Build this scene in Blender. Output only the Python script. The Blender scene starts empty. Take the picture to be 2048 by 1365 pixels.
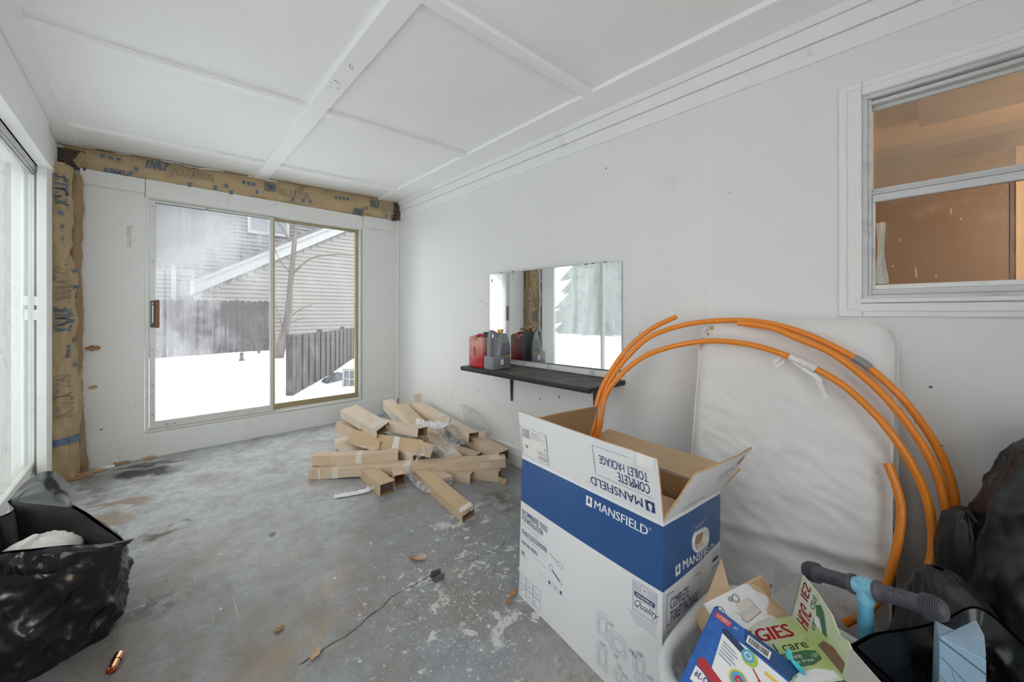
import bpy, bmesh, math, random
from mathutils import Vector, Matrix, noise as mnoise, geometry

SC = bpy.context.scene
COL = SC.collection
R = math.radians

# ------------------------------------------------------------------ camera
cam_d = bpy.data.cameras.new('camera'); cam = bpy.data.objects.new('camera', cam_d); COL.objects.link(cam)
cam_d.sensor_width = 36.0; cam_d.lens = 770.0 / 2048.0 * 36.0; cam_d.shift_y = -56.5 / 2048.0
cam_d.clip_start = 0.05; cam_d.clip_end = 300
cam.location = (0, 0, 1.25); cam.rotation_euler = (R(90), 0, R(-43.1))
SC.camera = cam
# ------------------------------------------------------------------ overcast sky
SKY = 4.6; FILL_W = 9; FILL_F = 2.5
w = bpy.data.worlds.new('overcast_sky'); SC.world = w; w.use_nodes = True
bgn = w.node_tree.nodes['Background']; bgn.inputs[0].default_value = (0.99, 0.99, 1.0, 1); bgn.inputs[1].default_value = SKY
SC.view_settings.view_transform = 'Standard'; SC.view_settings.look = 'None'
SC.view_settings.gamma = 1.0; SC.view_settings.use_curve_mapping = False
SC.view_settings.exposure = 0.0
SC.cycles.max_bounces = 12; SC.cycles.diffuse_bounces = 9; SC.cycles.transparent_max_bounces = 16
SC.cycles.caustics_reflective = False; SC.cycles.caustics_refractive = False

def lamp(name, kind, loc, energy, col=(1, 1, 1), size=0.2, rot=(0, 0, 0), size_y=None, portal=False):
    d = bpy.data.lights.new(name, kind); d.energy = energy; d.color = col
    if kind == 'AREA':
        d.size = size
        if size_y: d.shape = 'RECTANGLE'; d.size_y = size_y
        if portal: d.cycles.is_portal = True
    else: d.shadow_soft_size = size
    o = bpy.data.objects.new(name, d); COL.objects.link(o); o.location = loc; o.rotation_euler = rot
    return o
# portals only steer sampling through the glazed openings, they give no light
lamp('door_portal', 'AREA', (0.9, 4.80, 1.25), 1, size=1.9, size_y=2.1, rot=(R(-90), 0, 0), portal=True)
lamp('side_door_portal', 'AREA', (-0.85, 3.2, 1.25), 1, size=2.0, size_y=1.9, rot=(0, R(-90), 0), portal=True)
lamp('side_door_portal', 'AREA', (-0.85, 0.92, 1.25), 1, size=2.0, size_y=1.1, rot=(0, R(-90), 0), portal=True)
lamp('end_door_portal', 'AREA', (0.2, -1.75, 1.25), 1, size=1.2, size_y=2.1, rot=(R(90), 0, 0), portal=True)

# two added, unseen fill lights turned up at the ceiling: one on the floor behind the bin bag, a weak one on the end wall
for loc, aim, wt in (((-.30, 2.98, .04), (.95, 2.35, 2.62), FILL_F), ((-.27, -1.25, 1.55), (.10, 3.6, 2.60), FILL_W)):
    wl = lamp('fill_lamp', 'AREA', loc, wt, (1.0, .99, .975), .34)
    wl.rotation_euler = (Vector(aim) - wl.location).to_track_quat('-Z', 'Y').to_euler(); wl.data.spread = R(150)

YB, XR, XL, YF = 4.57, 2.296, -0.52, -1.5
def zf(y): return 0.03 * (min(y, YB) - YB)
def zc(x): return 2.675 + 0.035 * (x - 2.28)

# ------------------------------------------------------------------ object helpers
WORLD = {}
def thing(name, loc, label, cat, group=None):
    o = bpy.data.objects.new(name, None); COL.objects.link(o); o.location = loc; o.empty_display_size = 0.05
    WORLD[o.name] = Vector(loc); return tag(o, label, cat, group)
def tag(o, label, cat, group=None):
    o['label'] = label; o['category'] = cat
    if group: o['group'] = group
    return o
def put(name, bm, mat, parent=None, smooth=None, kind=None, label=None, weld=False):
    """link a bmesh built in world coordinates as one object, origin at its middle"""
    if weld: bmesh.ops.remove_doubles(bm, verts=bm.verts, dist=1e-5)
    me = bpy.data.meshes.new(name)
    if len(bm.verts):
        lo = [min(v.co[i] for v in bm.verts) for i in range(3)]; hi = [max(v.co[i] for v in bm.verts) for i in range(3)]
        c = Vector([(a + b) / 2 for a, b in zip(lo, hi)])
    else: c = Vector()
    for v in bm.verts: v.co -= c
    bm.normal_update(); bm.to_mesh(me); bm.free()
    for m in (mat if isinstance(mat, (list, tuple)) else [mat]): me.materials.append(m)
    if smooth is not None:
        for p in me.polygons: p.use_smooth = True
        if smooth < 180: me.set_sharp_from_angle(angle=R(smooth))
    o = bpy.data.objects.new(name, me); COL.objects.link(o)
    if parent is not None:
        o.parent = parent; o.location = c - WORLD[parent.name]
    else: o.location = c
    WORLD[o.name] = c
    if not kind and parent is not None and any(k in name for k in ('lettering', 'print', 'drawings', 'marks', 'lines', 'arrows', 'smears', 'torn_lip', 'ovals', 'arms', 'barcode', 'groove', 'red_arrows', 'emblem')): kind = 'stuff'
    if kind: o['kind'] = kind
    if label: o['label'] = label
    return o
def struct(name, bm, mat, parent=None, **k):
    return put(name, bm, mat, parent, kind='structure' if parent is None else None, **k)

def B(): return bmesh.new()
def quad(bm, a, b, c, d, mi=0):
    f = bm.faces.new([bm.verts.new(Vector(p)) for p in (a, b, c, d)]); f.material_index = mi; return f
def poly(bm, pts, mi=0):
    f = bm.faces.new([bm.verts.new(Vector(p)) for p in pts]); f.material_index = mi; return f
def hexa(bm, b, t, mi=0, skip=()):
    """solid from four bottom and four top corners"""
    vb = [bm.verts.new(Vector(p)) for p in b]; vt = [bm.verts.new(Vector(p)) for p in t]
    fs = [(vb[3], vb[2], vb[1], vb[0]), tuple(vt)] + [(vb[i], vb[(i + 1) % 4], vt[(i + 1) % 4], vt[i]) for i in range(4)]
    out = []
    for i, f in enumerate(fs):
        if i in skip: continue
        g = bm.faces.new(f); g.material_index = mi; out.append(g)
    return out
def box(bm, x0, x1, y0, y1, z0, z1, mi=0, bev=0.0):
    fs = hexa(bm, [(x0, y0, z0), (x1, y0, z0), (x1, y1, z0), (x0, y1, z0)], [(x0, y0, z1), (x1, y0, z1), (x1, y1, z1), (x0, y1, z1)], mi)
    if bev:
        es = list({e for f in fs for e in f.edges})
        bmesh.ops.bevel(bm, geom=es, offset=bev, segments=1, affect='EDGES')
def bxo(x0, x1, y0, y1, z0, z1, bev=0.0):
    bm = B(); box(bm, x0, x1, y0, y1, z0, z1, 0, bev); return bm
def slab(bm, pts, n, th, mi=0):
    """a polygon thickened along -n"""
    n = Vector(n) * th
    a = [bm.verts.new(Vector(p)) for p in pts]; b = [bm.verts.new(Vector(p) - n) for p in pts]
    k = len(pts)
    f = [bm.faces.new(a), bm.faces.new(b[::-1])] + [bm.faces.new((a[i], b[i], b[(i + 1) % k], a[(i + 1) % k])) for i in range(k)]
    for g in f: g.material_index = mi
def frames(path):
    path = [Vector(p) for p in path]; T = []
    for i in range(len(path)):
        a = path[max(i - 1, 0)]; b = path[min(i + 1, len(path) - 1)]; T.append((b - a).normalized())
    u = T[0].orthogonal().normalized(); out = []
    for i, t in enumerate(T):
        u = (u - t * u.dot(t)).normalized(); out.append((path[i], u.copy(), t.cross(u), t))
    return out
def tube(bm, path, r, seg=10, caps=True, mi=0, flat=1.0):
    rs = r if isinstance(r, (list, tuple)) else [r] * len(path); rings = []
    for (p, u, v, t), rr in zip(frames(path), rs):
        rings.append([bm.verts.new(p + (u * math.cos(2 * math.pi * k / seg) + v * flat * math.sin(2 * math.pi * k / seg)) * rr) for k in range(seg)])
    for a, b in zip(rings, rings[1:]):
        for k in range(seg):
            f = bm.faces.new((a[k], a[(k + 1) % seg], b[(k + 1) % seg], b[k])); f.material_index = mi
    if caps:
        for rg in (rings[0][::-1], rings[-1]):
            f = bm.faces.new(rg); f.material_index = mi
def smooth_path(pts, n=8):
    P = [Vector(p) for p in pts]; P = [P[0] * 2 - P[1]] + P + [P[-1] * 2 - P[-2]]; out = []
    for i in range(1, len(P) - 2):
        for k in range(n):
            t = k / n; a, b, c, d = P[i - 1:i + 3]
            out.append(0.5 * ((2 * b) + (c - a) * t + (2 * a - 5 * b + 4 * c - d) * t * t + (3 * b - a - 3 * c + d) * t ** 3))
    out.append(P[-2]); return out
def grid(bm, fn, nu, nv, mi=0, wrap=False):
    V = [[bm.verts.new(Vector(fn(i / nu, j / nv))) for j in range(nv + 1)] for i in range(nu + (0 if wrap else 1))]
    for i in range(nu):
        a = V[i]; b = V[(i + 1) % len(V)]
        for j in range(nv):
            f = bm.faces.new((a[j], b[j], b[j + 1], a[j + 1])); f.material_index = mi
    return V
def fbm(p, sc=1.0, oct=3, seed=0.0):
    return mnoise.fractal(Vector((p[0] * sc + seed, p[1] * sc - seed * .7, p[2] * sc + seed * 1.3)), 1.0, 2.0, oct)
def ridge(p, sc=1.0, seed=0.0):
    q = Vector((p[0] * sc + seed, p[1] * sc + seed * .37, p[2] * sc - seed * .71))
    return 1 - abs(mnoise.noise(q)) * 2
def vor(p, sc=1.0, seed=0.0):
    d, _ = mnoise.voronoi(Vector((p[0] * sc + seed, p[1] * sc + seed * .3, p[2] * sc - seed)))
    return d[1] - d[0]
def bil(a, b, c, d):
    """map (u, v) over the quad a (0,0) b (1,0) c (1,1) d (0,1)"""
    a, b, c, d = map(Vector, (a, b, c, d))
    return lambda u, v: (a * (1 - u) + b * u) * (1 - v) + (d * (1 - u) + c * u) * v
def lift(P, h):
    """offset a surface map along its normal"""
    def f(u, v):
        e = 1e-3; p = P(u, v); n = (P(u + e, v) - p).cross(P(u, v + e) - p).normalized(); return p + n * h
    return f

TXT = {}
def text_geo(s, bold=0.0, space=1.0):
    key = (s, bold, space)
    if key in TXT: return TXT[key]
    cu = bpy.data.curves.new('txt', 'FONT'); cu.body = s; cu.resolution_u = 2; cu.offset = bold; cu.space_character = space; cu.align_x = 'LEFT'
    ob = bpy.data.objects.new('txt', cu); COL.objects.link(ob)
    dg = bpy.context.evaluated_depsgraph_get(); me = bpy.data.meshes.new_from_object(ob.evaluated_get(dg))
    vs = [(v.co.x, v.co.y) for v in me.vertices]; fs = [tuple(p.vertices) for p in me.polygons]
    bpy.data.objects.remove(ob); bpy.data.curves.remove(cu); bpy.data.meshes.remove(me)
    x0 = min(v[0] for v in vs); x1 = max(v[0] for v in vs); y0 = min(v[1] for v in vs); y1 = max(v[1] for v in vs)
    TXT[key] = ([((x - x0) / (x1 - x0), (y - y0) / (y1 - y0)) for x, y in vs], fs); return TXT[key]
def letters(bm, P, s, u0, v0, u1, v1, bold=0.0, turn=0, mi=0, space=1.0, skew=0.0):
    """lettering stretched over u0..u1, v0..v1 of the surface map P; turn in quarter turns"""
    vs, fs = text_geo(s, 0, space)
    for sh in ((-1, 0, 1) if bold > .004 else (0,)):      # bold strokes: the outline repeated a hair to either side
        out = []
        for x, y in vs:
            x = x + skew * y + sh * bold * 2.0 / len(s)
            for _ in range(turn): x, y = 1 - y, x
            out.append(bm.verts.new(P(u0 + (u1 - u0) * x, v0 + (v1 - v0) * y)))
        for f in fs:
            try: bm.faces.new([out[i] for i in f]).material_index = mi
            except ValueError: pass
def patch(bm, P, u0, v0, u1, v1, mi=0, n=1):
    for i in range(n):
        for j in range(n):
            a = u0 + (u1 - u0) * i / n; b = u0 + (u1 - u0) * (i + 1) / n; c = v0 + (v1 - v0) * j / n; d = v0 + (v1 - v0) * (j + 1) / n
            quad(bm, P(a, c), P(b, c), P(b, d), P(a, d), mi)
def line(bm, P, u0, v0, u1, v1, w=0.004, mi=0, asp=1.0):
    du, dv = (u1 - u0) * asp, v1 - v0; l = math.hypot(du, dv) or 1; nu, nv = -dv / l * w / 2 / asp, du / l * w / 2
    quad(bm, P(u0 - nu, v0 - nv), P(u1 - nu, v1 - nv), P(u1 + nu, v1 + nv), P(u0 + nu, v0 + nv), mi)
def rect(bm, P, u0, v0, u1, v1, w=0.004, mi=0, asp=1.0):
    line(bm, P, u0, v0, u1, v0, w, mi, asp); line(bm, P, u1, v0, u1, v1, w, mi, asp)
    line(bm, P, u1, v1, u0, v1, w, mi, asp); line(bm, P, u0, v1, u0, v0, w, mi, asp)
def disc(bm, P, cu, cv, ru, rv, mi=0, n=20, r0=0.0, a0=0.0, a1=2 * math.pi):
    for k in range(n):
        a = a0 + (a1 - a0) * k / n; b = a0 + (a1 - a0) * (k + 1) / n
        p = lambda t, s: P(cu + math.cos(t) * ru * s, cv + math.sin(t) * rv * s)
        if r0: quad(bm, p(a, r0), p(a, 1), p(b, 1), p(b, r0), mi)
        else: poly(bm, [p(0, 0), p(a, 1), p(b, 1)], mi)
# ------------------------------------------------------------------ materials
class NT:
    def __init__(s, name):
        s.m = bpy.data.materials.new(name); s.m.use_nodes = True; s.t = s.m.node_tree; s.t.nodes.clear()
        s.out = s.n('OutputMaterial')
    def n(s, kind, props=None, **ins):
        x = s.t.nodes.new('ShaderNode' + kind)
        for k, v in (props or {}).items(): setattr(x, k, v)
        for k, v in ins.items(): s.set(x, k, v)
        return x
    def set(s, x, k, v):
        k = k.replace('_', ' ') if not k.isdigit() else int(k)
        i = x.inputs[k]
        if isinstance(v, bpy.types.NodeSocket): s.t.links.new(v, i)
        elif isinstance(v, (tuple, list)) and len(v) == 3 and i.type == 'RGBA': i.default_value = (*v, 1)
        else: i.default_value = v
    def obj(s): return s.n('TexCoord').outputs['Object']
    def pos(s): return s.n('NewGeometry').outputs['Position']
    def noise(s, vec, scale, detail=4, rough=.55, dist=0.0):
        return s.n('TexNoise', Vector=vec, Scale=scale, Detail=detail, Roughness=rough, Distortion=dist).outputs['Fac']
    def stretch(s, vec, sx, sy, sz):
        return s.n('Mapping', Vector=vec, Scale=(sx, sy, sz)).outputs[0]
    def ramp(s, fac, a, b, lo=0.0, hi=1.0):
        x = s.n('MapRange', Value=fac); x.inputs[1].default_value = a; x.inputs[2].default_value = b
        x.inputs[3].default_value = lo; x.inputs[4].default_value = hi; x.clamp = True; return x.outputs[0]
    def math(s, op, a, b=0.0):
        x = s.n('Math', {'operation': op}); s.set(x, '0', a); s.set(x, '1', b); return x.outputs[0]
    def mix(s, f, a, b):
        x = s.n('Mix', {'data_type': 'RGBA'}); s.set(x, '0', f); s.set(x, '6', a); s.set(x, '7', b); return x.outputs[2]
    def bump(s, h, strength=.3, dist=.01):
        return s.n('Bump', Height=h, Strength=strength, Distance=dist).outputs[0]
    def prin(s, col, rough=.6, metal=0.0, normal=None, **k):
        p = s.n('BsdfPrincipled'); s.set(p, 'Base_Color', col); s.set(p, 'Roughness', rough); s.set(p, 'Metallic', metal)
        for a, b in k.items(): s.set(p, a, b)
        if normal is not None: s.set(p, 'Normal', normal)
        s.t.links.new(p.outputs[0], s.out.inputs[0]); return p
    def surf(s, sh): s.t.links.new(sh, s.out.inputs[0])
def mul(c, f): return tuple(min(1, x * f) for x in c)
def M(name, col, rough=.6, metal=0.0, var=.10, vs=6.0, bs=0.0, bump=0.0, bd=.004, dirt=None, ds=3.0, dr=(.55, .75), pos=False, stretch=None, **k):
    t = NT(name); v = t.pos() if pos else t.obj()
    if stretch: v = t.stretch(v, *stretch)
    c = t.mix(t.noise(v, vs), mul(col, 1 - var), mul(col, 1 + var))
    if dirt: c = t.mix(t.ramp(t.noise(v, ds, 6, .65), dr[0], dr[1], 0, .8), c, dirt)
    nrm = t.bump(t.noise(v, bs, 3), bump, bd) if bump else None
    t.prin(c, rough, metal, nrm, **k); return t.m
def flat(name, col, rough=.55, **k): return M(name, col, rough, var=.03, vs=20, **k)

WHITE = M('white wall paint', (.755, .755, .75), .42, var=.025, vs=1.3, bs=60, bump=.05, pos=True, dirt=(.60, .59, .57), ds=2.2, dr=(.62, .85))
PANEL = M('white painted plywood', (.74, .74, .72), .5, var=.035, vs=2.2, bs=40, bump=.06, pos=True, dirt=(.50, .48, .43), ds=3.3, dr=(.62, .80), stretch=(1, 1, .45))
TRIMW = M('white trim paint', (.80, .80, .79), .45, var=.03, vs=3.0, bs=50, bump=.05, pos=True, dirt=(.50, .49, .47), ds=5.0, dr=(.63, .80))
CEILB = M('ceiling board paint', (.87, .87, .86), .5, var=.02, vs=3, bs=40, bump=.05, pos=True)
CEIL = M('textured ceiling paint', (.87, .87, .855), .7, var=.03, vs=2.0, bs=75, bump=.55, bd=.006, pos=True)
WINFR = M('chalky window paint', (.62, .63, .63), .5, var=.10, vs=9, bs=60, bump=.2, dirt=(.36, .37, .37), ds=14, dr=(.52, .72), stretch=(1, .25, 1))
ALU = M('brushed aluminium', (.55, .54, .51), .38, .75, var=.08, vs=12, dirt=(.30, .29, .27), ds=10, dr=(.6, .8))
ALUW = M('painted white aluminium', (.66, .66, .63), .42, .15, var=.06, vs=8, dirt=(.40, .39, .35), ds=12, dr=(.62, .8))
GOLD = M('bronze anodised aluminium', (.50, .42, .25), .36, .7, var=.08, vs=12)
BLACKM = M('black painted metal', (.025, .027, .032), .35, .3, var=.2, vs=14)
STEEL = M('grey steel', (.30, .30, .30), .4, .9, var=.15, vs=30)
DARKST = M('dark mill steel', (.16, .155, .15), .5, .5, var=.25, vs=30, bs=60, bump=.2)
COPPER = M('bright copper', (.86, .40, .24), .22, 1.0, var=.08, vs=30)
WOODH = M('brown wood grip', (.17, .075, .035), .45, var=.25, vs=18, stretch=(1, 1, .15))
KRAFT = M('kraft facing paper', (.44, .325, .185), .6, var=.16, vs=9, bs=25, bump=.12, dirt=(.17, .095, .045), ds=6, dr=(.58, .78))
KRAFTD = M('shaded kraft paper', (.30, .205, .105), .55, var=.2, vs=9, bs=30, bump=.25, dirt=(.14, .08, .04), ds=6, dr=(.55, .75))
FIBRE = M('dusty fibreglass', (.10, .075, .055), .95, var=.6, vs=60, bs=90, bump=.8)
INK = flat('blue grey ink', (.10, .16, .24), .6)
INKF = flat('faded ink', (.26, .22, .15), .6)
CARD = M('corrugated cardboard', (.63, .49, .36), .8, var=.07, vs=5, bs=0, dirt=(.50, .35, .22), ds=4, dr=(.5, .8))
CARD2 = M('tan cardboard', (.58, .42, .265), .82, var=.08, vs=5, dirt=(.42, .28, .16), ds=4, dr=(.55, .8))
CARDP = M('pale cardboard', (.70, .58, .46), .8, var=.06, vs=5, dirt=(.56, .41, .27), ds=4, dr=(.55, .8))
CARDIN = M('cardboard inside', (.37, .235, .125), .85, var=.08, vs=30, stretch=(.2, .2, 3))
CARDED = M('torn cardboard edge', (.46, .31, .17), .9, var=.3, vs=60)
TAPE = M('clear packing tape', (.72, .66, .60), .15, var=.08, vs=30)
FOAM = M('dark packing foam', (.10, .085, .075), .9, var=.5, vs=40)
BWHITE = M('white printed carton', (.74, .74, .75), .42, var=.02, vs=3, bs=120, bump=.03, dirt=(.62, .61, .60), ds=5, dr=(.62, .85), stretch=(1, 1, .3))
BBLUE = M('royal blue print', (.022, .085, .25), .36, var=.07, vs=3)
NAVY = flat('navy ink', (.025, .05, .14), .5)
NAVYL = flat('thin navy ink', (.33, .36, .46), .5)
PRWHITE = flat('white ink', (.80, .80, .80), .45)
GREYINK = flat('grey ink', (.30, .30, .31), .5)
BLACKI = flat('black ink', (.03, .03, .032), .5)
ORANGE = M('orange polyethylene', (.80, .255, .025), .30, var=.07, vs=8, dirt=(.50, .15, .02), ds=20, dr=(.64, .75), Subsurface_Weight=.05)
GTAPE = M('grey duct tape', (.24, .25, .27), .4, var=.12, vs=30)
MATT = M('quilted white cover', (.76, .755, .75), .6, var=.035, vs=5, bs=90, bump=.12)
PIPING = M('cream piping', (.74, .73, .70), .6, var=.05, vs=20)
MDARK = M('dark mattress side mesh', (.20, .20, .20), .8, var=.2, vs=60)
BAG = M('black polythene', (.007, .0075, .010), .23, var=.3, vs=5, Specular_IOR_Level=.55)
BAGM = M('matt black polythene', (.011, .011, .012), .36, var=.3, vs=5, Specular_IOR_Level=.5)
BAGIN = M('black bag lining', (.012, .011, .011), .45, var=.3, vs=5)
CLOTHB = M('dull black vinyl', (.018, .018, .018), .55, var=.25, vs=8, bs=120, bump=.1)
PAPERW = M('white paper', (.74, .73, .70), .6, var=.05, vs=9)
BASKET_W = M('white basket plastic', (.72, .73, .73), .35, var=.03, vs=8, dirt=(.55, .50, .47), ds=9, dr=(.62, .8))
TOYBLUE = M('printed toy box blue', (.025, .12, .42), .35, var=.55, vs=38)
TOYBLUE2 = M('dark printed blue', (.022, .07, .20), .35, var=.15, vs=30)
RED = flat('bright red ink', (.62, .03, .045), .45)
REDD = flat('deep red ink', (.45, .035, .045), .45)
YEL = flat('yellow ink', (.80, .55, .06), .45)
CYAN = flat('cyan ink', (.10, .40, .62), .45)
LIME = flat('lime ink', (.42, .58, .08), .45)
TURQ = M('turquoise plastic', (.08, .58, .68), .35, var=.05)
GREENP = None
DKGREEN = flat('dark green ink', (.04, .16, .07), .45)
MIDGREEN = flat('leaf green ink', (.34, .50, .20), .5)
PINKT = flat('rosy tan ink', (.58, .40, .30), .5)
BROWNI = flat('skin brown ink', (.22, .12, .075), .5)
GRIP = M('grey rubber grip', (.085, .080, .098), .6, var=.2, vs=25, bs=200, bump=.15)
SKYB = M('sky blue enamel', (.22, .55, .72), .32, var=.05, vs=6)
PATB = M('mottled blue sticker', (.14, .46, .68), .4, var=.3, vs=45)
LTBLUE = M('pale blue painted board', (.27, .40, .53), .42, var=.10, vs=14, bs=25, bump=.3, dirt=(.40, .52, .62), ds=12, dr=(.55, .75))
SHELF = M('dusty black laminate', (.085, .078, .072), .6, var=.35, vs=10, dirt=(.20, .18, .165), ds=9, dr=(.48, .68))
GREYJ = M('grey jug plastic', (.235, .245, .265), .35, var=.06, vs=9)
JLABEL = M('dark jug label', (.14, .15, .17), .4, var=.12, vs=40)
CAPY = flat('yellow cap plastic', (.72, .42, .03), .4)
CAPD = flat('dark cap plastic', (.05, .06, .08), .4)
LEAF = M('dry brown leaf', (.34, .19, .085), .8, var=.3, vs=30)
LEAFP = M('pale dry leaf', (.50, .34, .20), .8, var=.25, vs=30)
SNOW = M('fresh snow', (.86, .87, .90), .7, var=.02, vs=1.5, bs=4, bump=.4, bd=.03)
SIDING = M('greige vinyl siding', (.195, .185, .173), .6, var=.06, vs=3)
SIDINGG = M('grey vinyl siding', (.165, .162, .162), .6, var=.06, vs=3)
HTRIM = M('white house trim', (.30, .30, .30), .55, var=.04)
ROOF = M('dark roof edge', (.09, .09, .095), .8, var=.2)
HGLASS = M('far window glass', (.14, .15, .17), .1, var=.2)
FENCE = M('weathered purple brown fence', (.034, .024, .027), .85, var=.35, vs=4, stretch=(3, 3, .6))
PICKET = M('grey brown picket', (.062, .051, .051), .8, var=.22, vs=5, stretch=(3, 3, .5))
BARK = M('grey bark', (.10, .085, .075), .9, var=.3, vs=14, bs=40, bump=.5, stretch=(2, 2, .6))
CONIF = M('dull conifer needles', (.075, .095, .075), .9, var=.5, vs=3)
TARP = M('dark blue tarpaulin', (.03, .04, .06), .5, var=.4)
BROWND = M('brown interior door', (.145, .088, .048), .42, var=.16, vs=4, dirt=(.15, .065, .03), ds=5, dr=(.5, .75), stretch=(1, 1.5, .5))
TANW = M('tan interior paint', (.46, .33, .21), .65, var=.06)
CREAMW = M('cream interior paint', (.70, .52, .28), .6, var=.05)
DKBEAM = M('grey brown beam', (.15, .115, .09), .6, var=.1)
DKWOOD = M('dark wood trim', (.07, .04, .025), .5, var=.2)

def mirror_mat():
    t = NT('aged mirror silvering'); v = t.obj()
    f = t.ramp(t.noise(v, 5, 7, .7), .60, .78, 0, .35)
    g = t.n('BsdfGlossy', Color=(.90, .92, .92), Roughness=.02); d = t.n('BsdfDiffuse', Color=(.55, .56, .57))
    x = t.n('MixShader'); t.set(x, '0', f); t.t.links.new(g.outputs[0], x.inputs[1]); t.t.links.new(d.outputs[0], x.inputs[2]); t.surf(x.outputs[0]); return t.m
MIRROR = mirror_mat()
def glass_mat(name, tint=(.90, .92, .92), fog=0.0, fogmask=None, ior=1.4):
    """thin pane: see-through, mirror reflection by angle, optional condensation that scatters the daylight behind it"""
    t = NT(name)
    tr = t.n('BsdfTransparent', Color=tint).outputs[0]
    fr = t.n('Fresnel', IOR=t.ramp(t.n('NewGeometry').outputs['Backfacing'], 0, 1, ior, 1 / ior)).outputs[0]; gl = t.n('BsdfGlossy', Color=(1, 1, 1), Roughness=.01).outputs[0]
    body = tr
    if fog:
        tl = t.n('BsdfTranslucent', Color=(.56, .57, .58)).outputs[0]; df = t.n('BsdfDiffuse', Color=(.35, .36, .37)).outputs[0]
        sm = t.n('MixShader'); t.set(sm, '0', .25); t.t.links.new(tl, sm.inputs[1]); t.t.links.new(df, sm.inputs[2])
        mx = t.n('MixShader'); t.set(mx, '0', fogmask(t) if fogmask else fog)
        t.t.links.new(tr, mx.inputs[1]); t.t.links.new(sm.outputs[0], mx.inputs[2]); body = mx.outputs[0]
    m2 = t.n('MixShader'); t.set(m2, '0', fr); t.t.links.new(body, m2.inputs[1]); t.t.links.new(gl, m2.inputs[2]); t.surf(m2.outputs[0]); return t.m
def fog_left(t):
    p = t.pos(); s = t.n('SeparateXYZ', Vector=p); x, z = s.outputs[0], s.outputs[2]
    drip = t.noise(t.stretch(p, 30, 1, .9), 1.0, 4, .6)
    cloud = t.noise(p, 3.2, 5, .6)
    top = t.math('MULTIPLY', t.ramp(z, 1.55, 2.0, 0, 1), t.ramp(x, .75, .30, 0, 1))
    left = t.math('ADD', t.ramp(x, .70, .02, -.08, .24), t.ramp(z, 1.30, 1.75, 0, .18))
    f = t.math('ADD', t.math('MULTIPLY', top, .75), left)
    f = t.math('ADD', f, t.ramp(cloud, .42, .66, -.12, .32)); f = t.math('ADD', f, t.ramp(drip, .38, .66, .08, -.10))
    return t.ramp(f, 0, 1, .08, .88)
def fog_side(t):
    p = t.pos(); return t.ramp(t.math('ADD', t.noise(t.stretch(p, 1, 6, 1), 1.6, 4), t.math('MULTIPLY', t.noise(p, 9, 6), .3)), .4, .9, .16, .42)
def fog_light(t):
    p = t.pos(); return t.ramp(t.noise(t.stretch(p, 5, 5, 1), 3, 6, .65), .5, .8, .03, .20)
GLASSF = glass_mat('fogged door glass', fog=.5, fogmask=fog_left)
GLASSC = glass_mat('clear door glass', fog=.1, fogmask=fog_light)
GLASSS = glass_mat('misted side door glass', tint=(.80, .84, .82), fog=.4, fogmask=fog_side)
GLASSW = glass_mat('window glass', fog=.1, fogmask=lambda t: t.ramp(t.noise(t.obj(), 12, 7, .7), .55, .85, .02, .22))
GLASSN = glass_mat('insect screened glass', fog=.3, fogmask=lambda t: t.ramp(t.noise(t.obj(), 6, 5), .3, .7, .20, .30), tint=(.76, .74, .72))
def film_mat(name, a, col=(.80, .80, .80), rough=.12, lo=.05, hi=.55):
    t = NT(name); v = t.obj()
    f = t.ramp(t.noise(t.stretch(v, 3, 12, 12), 4, 5, .6), .4, .7, lo, hi)
    tr = t.n('BsdfTransparent', Color=(.93, .93, .93)).outputs[0]
    p = t.n('BsdfPrincipled'); t.set(p, 'Base_Color', col); t.set(p, 'Roughness', rough)
    x = t.n('MixShader'); t.set(x, '0', f); t.t.links.new(tr, x.inputs[1]); t.t.links.new(p.outputs[0], x.inputs[2]); t.surf(x.outputs[0]); return t.m
FILM = film_mat('clear plastic film', .4, lo=.12, hi=.6)
FILMW = film_mat('milky plastic film', .8, lo=.80, hi=.98)
def jug_red():
    t = NT('translucent red jug'); v = t.pos(); z = t.n('SeparateXYZ', Vector=v).outputs[2]
    c = t.mix(t.ramp(t.math('ADD', z, t.math('MULTIPLY', t.noise(v, 9), .06)), .90, 1.02), (.50, .012, .03), (.62, .30, .25))
    t.prin(c, .35, Subsurface_Weight=.1); return t.m
JUGRED = jug_red()
def diaper_mat():
    t = NT('green white printed carton'); v = t.obj()
    t.prin(t.mix(t.ramp(t.noise(v, 5.5, 3), .38, .62), (.66, .68, .58), (.46, .56, .20)), .4); return t.m
GREENP = diaper_mat()

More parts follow.
